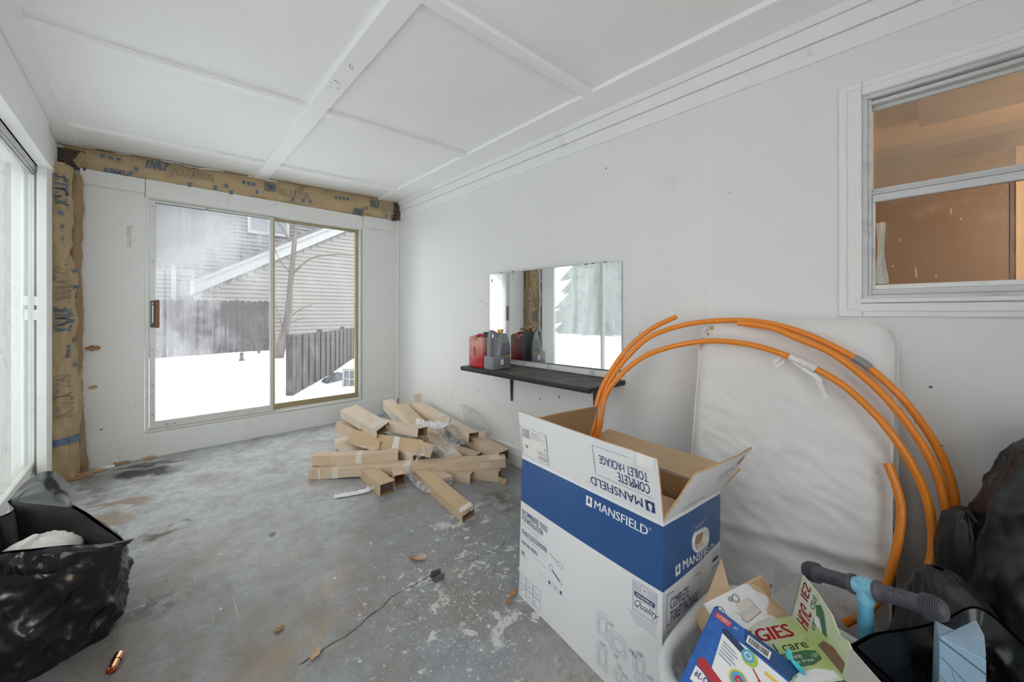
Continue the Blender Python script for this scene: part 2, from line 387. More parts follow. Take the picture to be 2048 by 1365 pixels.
def floor_mat():
    t = NT('worn painted concrete'); p = t.pos()
    wob = t.n('TexNoise', Vector=p, Scale=7.0, Detail=5.0).outputs['Color']
    q = t.n('VectorMath', {'operation': 'ADD'}); t.set(q, '0', p)
    sub = t.n('VectorMath', {'operation': 'SUBTRACT'}); t.set(sub, '0', wob); t.set(sub, '1', (.5, .5, .5))
    sca = t.n('VectorMath', {'operation': 'SCALE'}); t.set(sca, '0', sub.outputs[0]); sca.inputs['Scale'].default_value = .28
    t.set(q, '1', sca.outputs[0]); q = q.outputs[0]
    def spot(cx, cy, rx, ry, rot=0.0, soft=.35):
        m = t.n('Mapping', {'vector_type': 'TEXTURE'}, Vector=q, Location=(cx, cy, 0), Rotation=(0, 0, R(rot)), Scale=(rx, ry, 1e3))
        l = t.n('VectorMath', {'operation': 'LENGTH'}); t.set(l, '0', m.outputs[0]); return t.ramp(l.outputs['Value'], 1 + soft, 1 - soft)
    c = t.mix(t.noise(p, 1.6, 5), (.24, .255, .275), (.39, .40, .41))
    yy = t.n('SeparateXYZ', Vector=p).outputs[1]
    c = t.mix(t.ramp(t.math('ADD', yy, t.math('MULTIPLY', t.noise(p, 2.2, 4), 1.6)), 2.9, 4.4), c, (.47, .48, .49))      # far end lightened: light from the back door put into the paint colour
    c = t.mix(t.ramp(t.noise(p, 14, 6, .7), .42, .66, 0, .65), c, (.20, .205, .21))
    c = t.mix(t.ramp(t.noise(p, 95, 3, .6), .35, .65, .22, 0), c, (.10, .10, .105)); c = t.mix(t.ramp(t.noise(p, 60, 4, .7), .56, .72, 0, .35), c, (.47, .47, .46))
    c = t.mix(t.ramp(t.noise(p, 3.1, 6, .65), .48, .66, 0, .65), c, (.215, .185, .155))          # brown grime
    def add(c, mask, col, amt=1.0): return t.mix(t.math('MULTIPLY', mask, amt), c, col)
    for a in ((.72, 2.1, .5, .30, 20), (.30, 1.8, .55, .25, -10), (.15, 2.5, .3, .4, 0)): c = add(c, t.math('MULTIPLY', spot(*a, .7), t.ramp(t.noise(p, 8, 5), .35, .65)), (.20, .155, .115), .6)
    for a in ((.42, 1.70, .22, .07, 15), (.62, 1.95, .10, .05, 40), (1.12, 1.64, .09, .03, -30), (.9, 3.2, .05, .10, 0), (.55, 2.35, .07, .03, 20)): c = add(c, spot(*a, .6), (.34, .235, .15), .45)
    streak = t.ramp(t.noise(t.stretch(p, 9, 38, 1), 1.0, 3, .6), .36, .48)
    c = add(c, t.math('MULTIPLY', spot(-.05, 4.20, .20, .10, -18, .35), t.ramp(t.noise(p, 40, 4), .22, .40)), (.015, .015, .015), 1.0)
    c = add(c, t.math('MULTIPLY', spot(-.02, 4.37, .20, .05, -5, .4), streak), (.02, .02, .02), .95)
    c = add(c, t.math('MULTIPLY', spot(-.28, 4.05, .05, .30, 10, .5), streak), (.06, .055, .05), .6)
    c = add(c, spot(-.13, 3.66, .13, .045, -20), (.25, .17, .115), .85); c = add(c, spot(-.20, 3.46, .05, .15, 10), (.25, .18, .125), .8)
    c = add(c, spot(.075, 3.05, .085, .022, -25, .3), (.075, .05, .025), .9); c = add(c, spot(.16, 3.12, .05, .015, -25, .5), (.07, .055, .04), .7)
    c = add(c, t.math('MULTIPLY', spot(.02, 2.36, .12, .08, 0, .6), t.ramp(t.noise(p, 22, 5), .45, .6)), (.05, .05, .05), .7)
    c = add(c, t.math('MULTIPLY', spot(1.80, 2.05, .10, .14, 0, .5), t.ramp(t.noise(p, 14, 5), .40, .6)), (.09, .065, .045), .85)
    # paint worn through to pale cement: big flakes in patches, fine chips everywhere
    n1 = t.noise(p, 19, 8, .66, .3); n2 = t.noise(p, 70, 5, .7)
    near = t.math('MAXIMUM', spot(1.15, 1.50, .60, .62, 20, .5), t.math('MAXIMUM', spot(1.45, 1.95, .42, .25, 0, .5), t.math('MULTIPLY', spot(.55, 2.6, .8, .5, 0, .6), .35)))
    thr = t.ramp(near, 0, 1, .715, .575)
    f1 = t.ramp(t.math('SUBTRACT', n1, thr), 0, .02)
    f2 = t.ramp(t.math('SUBTRACT', n2, t.ramp(near, 0, 1, .70, .600)), 0, .02)
    f1 = t.math('MAXIMUM', f1, f2)
    for a in ((1.34, 2.02, .055, .03, 20), (1.46, 1.98, .06, .035, 0), (1.10, 1.22, .07, .03, 10), (1.60, 2.06, .06, .025, 30), (1.0, 1.52, .05, .02, 20)):
        f1 = t.math('MAXIMUM', f1, t.math('MULTIPLY', spot(*a, .3), t.ramp(n2, .38, .46)))
    c = t.mix(f1, c, t.mix(t.noise(p, 30), (.50, .50, .48), (.64, .63, .60)))
    bare = t.math('MULTIPLY', spot(1.06, .78, .30, .26, 0, .35), t.ramp(t.noise(p, 34, 6, .7), .38, .50))
    c = t.mix(bare, c, t.mix(t.noise(p, 60, 4), (.25, .245, .23), (.45, .44, .42)))
    scr = t.ramp(t.noise(t.stretch(p, 60, 3, 1), 1.0, 2), .71, .74, 0, .5)
    c = t.mix(scr, c, (.45, .45, .45))
    rg = t.ramp(t.noise(p, 5, 4), .3, .7, .27, .46)
    t.prin(c, rg, 0, t.bump(t.math('ADD', t.noise(p, 45, 5), t.math('MULTIPLY', f1, -.5)), .25, .004)); return t.m
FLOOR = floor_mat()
BOX_BOT = [(1.283, 1.324, -0.097), (1.193, 0.575, -0.12), (1.712, 0.573, -0.12), (1.801, 1.322, -0.097)]
BOX_TOP = [(1.295, 1.312, 0.565), (1.199, 0.57, 0.575), (1.712, 0.573, 0.516), (1.814, 1.31, 0.51)]
FLAP_FRONT = [(1.272, 1.315, 0.782), (1.163, 0.574, 0.788)]
FLAP_RIGHT = [(1.198, 0.47, 0.76), (1.711, 0.455, 0.722)]
FLAP_FAR = [(1.895, 0.551, 0.558), (1.996, 1.288, 0.55)]
FLAP_LEFT = [(1.814, 1.245, 0.731), (1.295, 1.262, 0.75)]
COIL = {'a': [(1.858, 1.302, 0.564), (1.889, 1.299, 0.712), (1.921, 1.276, 0.827), (1.974, 1.213, 0.968), (2.022, 1.145, 1.071), (2.078, 1.052, 1.162), (2.136, 0.94, 1.23)], 'b': [(2.021, -0.026, 0.234), (2.078, -0.061, 0.359), (2.114, -0.079, 0.459), (2.131, -0.08, 0.54), (2.14, -0.07, 0.629), (2.135, -0.043, 0.727), (2.116, 0.001, 0.829), (2.093, 0.065, 0.937), (2.11, 0.139, 1.019), (2.119, 0.194, 1.064), (2.136, 0.343, 1.148), (2.146, 0.494, 1.198), (2.148, 0.654, 1.212), (2.144, 0.87, 1.19), (2.071, 1.048, 1.12), (2.01, 1.147, 1.015), (1.955, 1.224, 0.891), (1.913, 1.264, 0.761), (1.872, 1.268, 0.569)], 'c': [(2.004, -0.004, 0.249), (2.057, -0.038, 0.357), (2.092, -0.057, 0.45), (2.105, -0.06, 0.5), (2.11, -0.054, 0.552), (2.114, -0.037, 0.65), (2.099, 0.007, 0.773), (2.087, 0.083, 0.903), (2.104, 0.16, 0.992), (2.122, 0.265, 1.081), (2.133, 0.38, 1.135), (2.142, 0.483, 1.179), (2.146, 0.626, 1.2)], 'd': [(1.941, 0.057, 0.177), (1.992, 0.014, 0.267), (2.027, -0.009, 0.34), (2.047, -0.02, 0.389), (2.065, -0.022, 0.47), (2.074, -0.009, 0.572), (2.065, 0.024, 0.679), (2.062, 0.075, 0.782), (2.081, 0.145, 0.875), (2.099, 0.24, 0.964), (2.114, 0.377, 1.038), (2.124, 0.524, 1.088), (2.127, 0.668, 1.106), (2.126, 0.795, 1.099), (2.1, 0.947, 1.062), (2.038, 1.07, 1.002), (1.976, 1.172, 0.898), (1.923, 1.241, 0.769), (1.876, 1.26, 0.57)], 'e': [(2.042, 0.093, 0.678), (2.026, 0.069, 0.602), (2.012, 0.056, 0.529), (1.995, 0.06, 0.446), (1.978, 0.072, 0.36), (1.961, 0.088, 0.276), (1.944, 0.116, 0.191), (1.932, 0.156, 0.129), (1.92, 0.203, 0.07)]}
PILE = {'front_long': ((0.921, 3.289, 0.01), (2.085, 2.311, 0.09), 0.105, 0.07), 'second_front': ((0.95, 3.34, 0.115), (1.49, 2.958, 0.115), 0.1, 0.075), 'big_upper': ((1.353, 3.7, 0.36), (1.473, 3.221, 0.26), 0.16, 0.075), 'under_left': ((1.299, 3.715, 0.24), (1.462, 3.339, 0.17), 0.13, 0.09), 'mid_right': ((1.578, 3.357, 0.26), (1.722, 2.973, 0.25), 0.12, 0.07), 'taped_side': ((1.433, 3.273, 0.2), (1.64, 2.807, 0.2), 0.05, 0.12), 'open_left': ((1.497, 3.599, 0.15), (1.476, 3.15, 0.15), 0.12, 0.08), 'open_mid': ((1.536, 3.141, 0.13), (1.597, 2.821, 0.1), 0.12, 0.08), 'left_low': ((1.301, 3.76, 0.07), (1.322, 3.325, 0.03), 0.12, 0.07), 'left_small': ((1.423, 3.85, 0.11), (1.435, 3.587, 0.1), 0.12, 0.07), 'long_mid': ((2.004, 3.919, 0.25), (1.805, 2.595, 0.08), 0.12, 0.07), 'back_tall': ((1.943, 4.121, 0.27), (1.875, 3.518, 0.17), 0.11, 0.1), 'back_narrow': ((2.127, 4.027, 0.24), (2.056, 3.096, 0.16), 0.06, 0.11), 'wall_upper': ((2.171, 3.867, 0.26), (2.079, 2.713, 0.19), 0.1, 0.08), 'wall_long': ((2.146, 3.144, 0.19), (2.117, 2.359, 0.11), 0.11, 0.1), 'front_diag': ((1.532, 2.57, 0.02), (1.477, 1.99, -0.01), 0.105, 0.065), 'front_foil': ((1.247, 2.94, 0.0), (1.24, 2.638, 0.0), 0.11, 0.085), 'front_end': ((1.423, 2.893, 0.0), (1.369, 2.701, 0.0), 0.085, 0.085), 'front_right': ((1.855, 2.473, 0.005), (1.997, 2.273, 0.005), 0.07, 0.08), 'front_label': ((1.638, 2.658, 0.01), (1.628, 2.451, 0.01), 0.09, 0.07), 'right_small': ((1.897, 2.818, 0.1), (2.017, 2.563, 0.06), 0.1, 0.06), 'front_under': ((1.749, 2.562, 0.0), (1.826, 2.402, -0.005), 0.09, 0.07)}
BAR = [(1.479, 0.26, 0.449), (1.425, 0.104, 0.501), (1.352, -0.033, 0.549)]
STEM_TOP = (1.425, 0.104, 0.505)
TOY = [(1.227, 0.426, 0.375), (1.232, 0.121, 0.297), (0.905, 0.427, 0.285)]
SKETCH = [(1.276, 0.477, 0.328), (1.502, 0.375, 0.364), (1.456, 0.281, 0.304)]
DIAPER = [(1.421, 0.273, 0.329), (1.245, 0.136, 0.347), (1.419, 0.247, 0.467)]
BASKET = [(1.046, 0.519, 0.25), (1.555, 0.504, 0.25)]
BF = [(1.588, 0.376, 0.286), (1.602, 0.281, 0.367), (1.586, 0.296, 0.281), (1.597, 0.341, 0.208)]
LBAG_FRONT = [(-0.466, 2.148, 0.432), (-0.374, 2.13, 0.438), (-0.307, 2.109, 0.431), (-0.227, 2.102, 0.415), (-0.143, 2.134, 0.374), (-0.079, 2.196, 0.332)]
LBAG_BACK = [(-0.079, 2.196, 0.332), (-0.144, 2.353, 0.354), (-0.229, 2.515, 0.395), (-0.332, 2.666, 0.412), (-0.413, 2.742, 0.412), (-0.465, 2.763, 0.418), (-0.434, 2.679, 0.401), (-0.476, 2.636, 0.394), (-0.513, 2.466, 0.423)]
LBAG_FOLD = [(-0.465, 2.763, 0.418), (-0.436, 2.846, 0.455), (-0.386, 2.853, 0.494), (-0.341, 2.839, 0.49), (-0.306, 2.806, 0.457), (-0.282, 2.757, 0.425), (-0.296, 2.715, 0.404), (-0.309, 2.672, 0.391)]
# ------------------------------------------------------------------ room shell
def floor_build():
    bm = B(); n = 12
    ys = [YF - .3 + (YB + .3 - YF) * i / n for i in range(n + 1)]
    for a, b in zip(ys, ys[1:]): quad(bm, (XL - .3, a, zf(a)), (XR + .2, a, zf(a)), (XR + .2, b, zf(b)), (XL - .3, b, zf(b)))
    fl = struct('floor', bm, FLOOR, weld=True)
    for pts, w0 in (([(.412, 1.62), (.47, 1.622), (.525, 1.634), (.575, 1.630), (.639, 1.645), (.70, 1.668), (.76, 1.675), (.841, 1.71), (.95, 1.705), (1.05, 1.715)], .0045),
                    ([(1.226, 1.678), (1.28, 1.66), (1.33, 1.668), (1.39, 1.65), (1.451, 1.65), (1.52, 1.672)], .003)):
        bm = B(); P = smooth_path([(x, y, 0) for x, y in pts], 4); L = []
        for i, p in enumerate(P):
            t = (P[min(i + 1, len(P) - 1)] - P[max(i - 1, 0)]).normalized(); s = Vector((-t.y, t.x, 0)) * w0 * (.35 + .65 * abs(mnoise.noise(p * 20)))
            j = Vector((-t.y, t.x, 0)) * .006 * mnoise.noise(p * 33); z = Vector((0, 0, zf(p.y) + .0008))
            L.append((p + s + j + z, p - s + j + z))
        for (a, b), (c, d) in zip(L, L[1:]): quad(bm, a, b, d, c)
        put('crack', bm, M('dark crack', (.045, .042, .04), .9), fl)  # thin dark line of the crack itself
floor_build()

def ceiling_build():
    bm = B(); x0, x1 = XL - .2, XR + .15
    hexa(bm, [(x0, YF - .2, zc(x0) + .012), (x1, YF - .2, zc(x1) + .012), (x1, YB + .2, zc(x1) + .012), (x0, YB + .2, zc(x0) + .012)],
         [(x0, YF - .2, zc(x0) + .2), (x1, YF - .2, zc(x1) + .2), (x1, YB + .2, zc(x1) + .2), (x0, YB + .2, zc(x0) + .2)])
    ce = struct('ceiling', bm, CEILB)
    def brd(name, x0, x1, y0, y1, th, mat=CEILB, up=.012):
        bm = B(); hexa(bm, [(x, y, zc(x) - th) for x, y in ((x0, y0), (x1, y0), (x1, y1), (x0, y1))], [(x, y, zc(x) + up) for x, y in ((x0, y0), (x1, y0), (x1, y1), (x0, y1))])
        return put(name, bm, mat, ce)
    ys = [YF - .1, -1.19, .12, 1.43, 2.755, 4.06, YB + .08]
    for x0, x1 in ((-.54, .80), (.802, 2.30)):
        for a, b in zip(ys, ys[1:]): brd('panel', x0, x1, a + .001, b - .001, 0.0, CEIL)
    for y in ys[1:-1]:
        brd('batten', -.42, .745, y, y + .062, .027); brd('batten', .855, 2.03, y, y + .062, .027)
    brd('beam_board', .745, .855, YF, YB + .02, .030); brd('edge_board', 2.03, 2.29, YF, YB + .03, .028); brd('edge_board', -.54, -.42, YF, YB - .03, .022)
    # little hook, screw tips and a cobweb twig under the beam board
    bm = B(); c = Vector((.79, 2.12, zc(.79) - .032)); tube(bm, [c + Vector((.010 * math.cos(a), 0, -.010 * math.sin(a) - .006)) for a in [k * .5 for k in range(0, 10)]], .0018, 6); put('hook', bm, STEEL, ce, smooth=60)
    rng = random.Random(4)
    bm = B()
    for k in range(9):
        x = .79 + rng.uniform(-.03, .03); y = 2.36 + rng.uniform(-.05, .05); z = zc(x) - .0305; box(bm, x - .0022, x + .0022, y - .003, y + .003, z - .001, z)
    put('nail_holes', bm, DARKST, ce, kind='stuff')
    return ce
ceiling_build()

# right wall with the house window in it
WY0, WY1, WZ0, WZ1 = -.77, .185, 1.315, 2.205
bm = B(); T = .14
box(bm, XR, XR + T, WY1, YB + .1, -.25, 2.80); box(bm, XR, XR + T, YF - .1, WY0, -.25, 2.80)
box(bm, XR, XR + T, WY0, WY1, -.25, WZ0); box(bm, XR, XR + T, WY0, WY1, WZ1, 2.80)
wall_r = struct('wall_right', bm, WHITE)
def wall_boards():
    # stepped boards under the ceiling
    for z0, z1, th, bl in ((2.605, 2.66, .030, .003), (2.525, 2.603, .020, .002), (2.435, 2.522, .010, .002)):
        put('frieze_board', bxo(XR - th, XR + .01, YF, YB - .01, z0, z1 + .06 if z1 > 2.65 else z1, bl), TRIMW, wall_r)
    bm = B(); hexa(bm, [(XR - .016, YF, zf(YF) - .02), (XR + .01, YF, zf(YF) - .02), (XR + .01, YB - .03, zf(YB) - .02), (XR - .016, YB - .03, zf(YB) - .02)],
                   [(XR - .016, YF, .085), (XR + .01, YF, .085), (XR + .01, YB - .03, .085), (XR - .016, YB - .03, .085)])
    bb = struct('baseboard_right', bm, TRIMW)
    put('cap_moulding', bxo(XR - .021, XR + .01, YF, YB - .03, .083, .096, .003), TRIMW, bb)
    put('cap_moulding', bxo(XR - .0195, XR + .01, YF, YB - .03, .028, .040, .002), TRIMW, bb)
    # seams between the wall sheets
    for y in (.82,): put('seam_bead', bxo(XR - .0006, XR + .004, y - .003, y + .003, .1, 2.43), TRIMW, wall_r)
    rng = random.Random(11); bm = B()
    for y, z, s in ((2.86, 1.52, 2), (2.88, 1.36, 3), (2.80, 1.33, 3), (2.79, 1.44, 2), (2.84, 1.25, 2), (2.77, 1.41, 2), (1.92, .60, 5), (2.12, .55, 4), (2.93, .50, 3), (2.63, .40, 2), (3.35, 1.2, 2), (1.25, 1.12, 2), (.72, 1.9, 2), (1.5, 2.25, 3), (1.9, 2.2, 2), (-.02, .95, 3), (.02, .80, 3), (-.05, .72, 2)):
        s *= .0016; box(bm, XR - .0012, XR + .004, y - s, y + s, z - s, z + s)
    put('nail_holes', bm, DARKST, wall_r, kind='stuff')
    bm = B(); tube(bm, [(XR + .004, .245, 1.25), (XR - .006, .245, 1.25)], .0115, 14); tube(bm, [(XR - .0055, .245, 1.25), (XR - .009, .245, 1.25)], .006, 6)
    put('bolt', bm, STEEL, wall_r, smooth=40)
wall_boards()

def window_build():
    bm = B(); box(bm, XR - .012, XR + .03, WY1, WY1 + .080, 1.232, 2.272, 0, .004)
    w = struct('window_1', bm, TRIMW)
    put('casing_board', bxo(XR - .012, XR + .03, WY0 - .08, WY1 - .001, WZ1 + .001, 2.272, .004), TRIMW, w)
    put('casing_board', bxo(XR - .012, XR + .03, WY0 - .08, WY1 - .001, 1.232, 1.285, .004), TRIMW, w)
    put('casing_board', bxo(XR - .012, XR + .03, WY0 - .08, WY0, 1.29, WZ1, .004), TRIMW, w)
    # stop mouldings stepping inwards
    put('stop_moulding', bxo(XR - .022, XR + .02, WY1 + .001, WY1 + .048, 1.262, 2.240, .004), TRIMW, w)
    put('stop_moulding', bxo(XR - .022, XR + .02, WY0, WY1 + .0005, WZ1 + .0, WZ1 + .036, .004), TRIMW, w)
    put('stool', bxo(XR - .026, XR + .03, WY0, WY1 + .02, 1.293, 1.312, .004), TRIMW, w)
    put('apron_moulding', bxo(XR - .019, XR + .02, WY0, WY1 + .03, 1.255, 1.291, .003), TRIMW, w)
    # metal frame
    y0, y1 = WY0 + .0, WY1
    put('jamb', bxo(XR - .004, XR + .10, y1 - .018, y1, WZ0 - .004, WZ1, .002), WINFR, w)
    put('jamb', bxo(XR + .004, XR + .10, y1 - .030, y1 - .018, WZ0 - .004, WZ1 - .02, .002), WINFR, w)
    put('jamb', bxo(XR - .004, XR + .10, y0, y0 + .03, WZ0 - .004, WZ1, .002), WINFR, w)
    put('head', bxo(XR - .004, XR + .10, y0, y1 - .018, WZ1 - .018, WZ1, .002), WINFR, w)
    put('head', bxo(XR + .012, XR + .10, y0, y1 - .018, WZ1 - .042, WZ1 - .025, .002), WINFR, w)
    put('sill', bxo(XR - .012, XR + .10, y0, y1 - .001, WZ0 - .006, WZ0 + .012, .002), WINFR, w)
    ya, yb = y0 + .03, y1 - .030
    # upper sash (further out), lower sash
    up = put('upper_sash', bxo(XR + .045, XR + .068, ya, yb, 1.775, 1.800, .002), WINFR, w)
    put('glass_pane', bxo(XR + .056, XR + .059, ya, yb, 1.80, WZ1 - .04), GLASSN, up)
    put('sash_rail', bxo(XR + .045, XR + .068, ya, yb, WZ1 - .058, WZ1 - .042, .002), WINFR, up)
    lo = put('lower_sash', bxo(XR + .012, XR + .040, ya, yb, 1.735, 1.768, .003), WINFR, w)
    put('sash_lip', bxo(XR + .006, XR + .030, ya, yb, 1.768, 1.774, .001), WINFR, lo)
    put('sash_rail', bxo(XR + .012, XR + .040, ya, yb, WZ0 + .013, 1.352, .002), WINFR, lo)
    put('sash_rail', bxo(XR + .020, XR + .040, ya, yb, 1.352, 1.372, .002), TRIMW, lo)
    put('sash_stile', bxo(XR + .012, XR + .040, yb - .010, yb, 1.352, 1.735, .002), WINFR, lo)
    put('glass_pane', bxo(XR + .026, XR + .029, ya, yb - .010, 1.372, 1.735), GLASSW, lo)
    bm = B(); grid(bm, lambda u, v: (XR + .052 + .008 * math.sin(u * 9 + v * 3), yb - .012 - .030 * u - .010 * v * math.sin(v * 5 + u * 3), 1.378 + .27 * (1 - v)), 10, 14); put('film_strip', bm, FILMW, w, smooth=60)
    bm = B(); rng = random.Random(17)
    for y, z, s in ((-.075, 1.655, .012), (.020, 1.41, .014), (.022, 1.43, .010), (-.035, 1.40, .006), (.07, 1.56, .004), (-.2, 1.70, .006), (.09, 1.45, .004), (-.10, 1.62, .004)): box(bm, XR + .0252, XR + .026, y - .0015, y + .0015, z - s, z + s)
    put('scratch_marks', bm, M('dry paint scratch', (.62, .55, .45), .7), w)
window_build()
# the lit house room behind the window
IX1, IY0, IY1 = 4.62, -1.9, 1.3
bm = B(); box(bm, IX1, IX1 + .1, IY0, IY1, 0, 2.7)
wi = struct('wall_house_room', bm, TANW)
struct('wall_house_side', bxo(XR + T, IX1, IY1, IY1 + .1, 0, 2.7), TANW); struct('wall_house_end', bxo(XR + T, IX1, IY0 - .1, IY0, 0, 2.7), CREAMW)
struct('floor_house', bxo(XR + T, IX1, IY0, IY1, -.1, 0), M('dark house floor', (.12, .08, .05), .5))
bm = bxo(XR + T, IX1 + .1, IY0 - .1, IY1 + .1, 2.5, 2.62); ci = struct('ceiling_house', bm, TANW)
put('beam', bxo(3.09, 3.60, IY0, .02, 2.44, 2.51), DKBEAM, ci); put('beam', bxo(2.85, 3.30, .10, .26, 2.44, 2.51), DKBEAM, ci)
put('beam', bxo(4.09, 4.52, IY0, IY1, 2.44, 2.51), DKBEAM, ci)
bm = B(); box(bm, IX1 - .04, IX1, -.43, .62, 0.02, 2.49); dr = struct('door_house', bm, BROWND)
put('door_frame', bxo(IX1 - .05, IX1, -.455, -.432, 0, 2.5), DKWOOD, dr); put('door_frame', bxo(IX1 - .06, IX1, -.50, -.457, 0, 2.5), TANW, dr)

put('casing', bxo(IX1 - .08, IX1, -.56, -.505, 0, 2.5), CREAMW, dr)
lamp('house_room_lamp', 'POINT', (3.3, -1.2, 2.1), 105, (1.0, .78, .54), .12)

# back wall: door opening, painted boards, insulation bay above
bm = B(); y0, y1 = 4.60, 4.74
box(bm, XL - .3, -.045, y0, y1, -.1, 2.40); box(bm, 1.832, XR + .1, y0, y1, -.1, 2.40); box(bm, -.045, 1.832, y0, y1, -.1, .205); box(bm, -.045, 1.832, y0, y1, 2.26, 2.40)
box(bm, XL - .3, XR + .1, 4.68, y1, 2.40, 2.78)
wall_b = struct('wall_back', bm, PANEL)
def back_boards():
    put('ply_panel', bxo(-.41, -.045, 4.572, 4.602, .205, 2.30, .001), PANEL, wall_b); put('ply_panel', bxo(1.836, 2.262, 4.572, 4.602, .205, 2.30, .001), PANEL, wall_b)
    put('header_board', bxo(-.415, -.042, 4.558, 4.602, 2.276, 2.398, .002), PANEL, wall_b)
    put('header_board', bxo(-.038, 1.835, 4.560, 4.602, 2.247, 2.402, .002), PANEL, wall_b)
    put('header_board', bxo(1.839, 2.262, 4.559, 4.602, 2.268, 2.412, .002), PANEL, wall_b)
    put('batten_strip', bxo(1.839, 2.262, 4.566, 4.602, 2.246, 2.266, .002), PANEL, wall_b); put('batten_strip', bxo(-.415, -.042, 4.567, 4.602, 2.262, 2.275, .002), PANEL, wall_b)
    put('corner_strip', bxo(2.262, 2.294, 4.545, 4.602, .165, 2.425, .003), TRIMW, wall_b)
    bb = struct('baseboard_back', bxo(-.41, 2.28, 4.560, 4.602, -.02, .2115, .002), PANEL)
    bm = B()
    for x, z in ((-.02, .17), (.05, .09), (.17, .13), (.36, .12), (.46, .17), (-.2, .05), (-.18, .1), (1.2, .05), (1.22, .09), (.9, .12)): box(bm, x - .003, x + .003, 4.5592, 4.565, z - .003, z + .003)
    put('nail_holes', bm, DARKST, bb, kind='stuff')
    put('patch_strip', bxo(.72, 1.10, 4.5585, 4.57, .105, .125, .001), PANEL, bb)
    bm = B()
    for x, z, s in ((-.30, .30, .008), (-.25, .62, .003), (-.12, 1.98, .004), (-.10, .46, .004), (2.12, .9, .004), (2.20, 1.02, .003), (-.33, 1.3, .002)): box(bm, x - s, x + s, 4.571, 4.576, z - s * .7, z + s * .7)
    put('scuffs', bm, DARKST, wall_b, kind='stuff')
    put('glue_mark', bxo(-.155, -.125, 4.5712, 4.574, 1.80, 1.98), M('beige glue mark', (.58, .54, .44), .7, dirt=(.72, .72, .70), ds=20, dr=(.45, .6)), wall_b)
back_boards()

def slider(name, X0, X1, z0, z1, place, panes, mats, handle=None):
    """sliding glass door. local u along the wall, d depth outwards; place(u, d, z) gives world points.
    panes: (u0, u1, depth, stile material, glass)"""
    def bx(u0, u1, d0, d1, a, b, bev=.002):
        bm = B(); hexa(bm, [place(u0, d0, a), place(u1, d0, a), place(u1, d1, a), place(u0, d1, a)], [place(u0, d0, b), place(u1, d0, b), place(u1, d1, b), place(u0, d1, b)])
        bmesh.ops.recalc_face_normals(bm, faces=bm.faces[:])
        if bev: bmesh.ops.bevel(bm, geom=bm.edges[:], offset=bev, segments=1, affect='EDGES')
        return bm
    fr = mats[0]
    d = struct(name, bx(X0, X0 + .026, -.006, .10, z0, z1), fr)
    put('jamb', bx(X1 - .026, X1, -.006, .10, z0, z1), fr, d); put('head', bx(X0 + .026, X1 - .026, -.006, .10, z1 - .024, z1), fr, d)
    put('sill_track', bx(X0 + .026, X1 - .026, -.006, .10, z0, z0 + .022), fr, d); put('track_lip', bx(X0 + .026, X1 - .026, .005, .012, z0 + .022, z0 + .036), fr, d)
    for (u0, u1, dep, sm, gm, rb, sw) in panes:
        p = put('sliding_panel', bx(u0, u0 + sw, dep, dep + .026, z0 + .024, z1 - .026), sm, d)
        put('stile', bx(u1 - sw, u1, dep, dep + .026, z0 + .024, z1 - .026), sm, p)
        put('top_rail', bx(u0 + sw, u1 - sw, dep, dep + .026, z1 - .026 - .022, z1 - .026), sm, p); put('bottom_rail', bx(u0 + sw, u1 - sw, dep, dep + .026, z0 + .024, z0 + .024 + rb), sm, p)
        put('gasket', bx(u0 + sw, u1 - sw, dep + .003, dep + .006, z1 - .0525, z1 - .048, 0), BLACKM, p)
        put('glass_pane', bx(u0 + sw, u1 - sw, dep + .012, dep + .015, z0 + .024 + rb, z1 - .048, 0), gm, p)
    return d, bx
d1, bx1 = slider('door_1', -.043, 1.830, .212, 2.262, lambda u, d, z: Vector((u, 4.585 + d, z)),
                 ((-.015, .926, .002, ALUW, GLASSF, .062, .038), (.895, 1.802, .046, GOLD, GLASSC, .060, .032)), (ALUW,))
bm = bx1(.918, .930, -.008, .03, .24, 2.235); put('interlock_strip', bm, GOLD, d1)
put('track_fascia', bx1(-.043, 1.842, -.022, -.004, .214, .232), ALUW, d1)
# pull handle with black lock plate
put('lock_plate', bx1(-.008, .024, -.012, .003, 1.122, 1.356), BLACKM, d1)
hd = put('handle_bracket', bx1(.000, .012, -.030, -.010, 1.15, 1.34), ALUW, d1)
bm = B(); box(bm, .018, .050, 4.528, 4.552, 1.118, 1.362, 0, .006); put('handle', bm, WOODH, hd, label='brown wooden pull grip')
put('handle_arm', bxo(.004, .030, 4.545, 4.58, 1.15, 1.165), BLACKM, hd); put('handle_arm', bxo(.004, .030, 4.545, 4.58, 1.315, 1.33), BLACKM, hd)
for u, z in ((.004, .36), (.004, .62), (.004, .93), (.004, 1.70), (.004, 2.18), (.38, 2.224), (1.10, 2.245), (.10, .262), (.15, .258), (1.81, .8), (1.81, 1.5)):
    bm = B(); tube(bm, [(u, 4.5915, z), (u, 4.580, z)], .0065, 10); put('screw', bm, STEEL, d1)

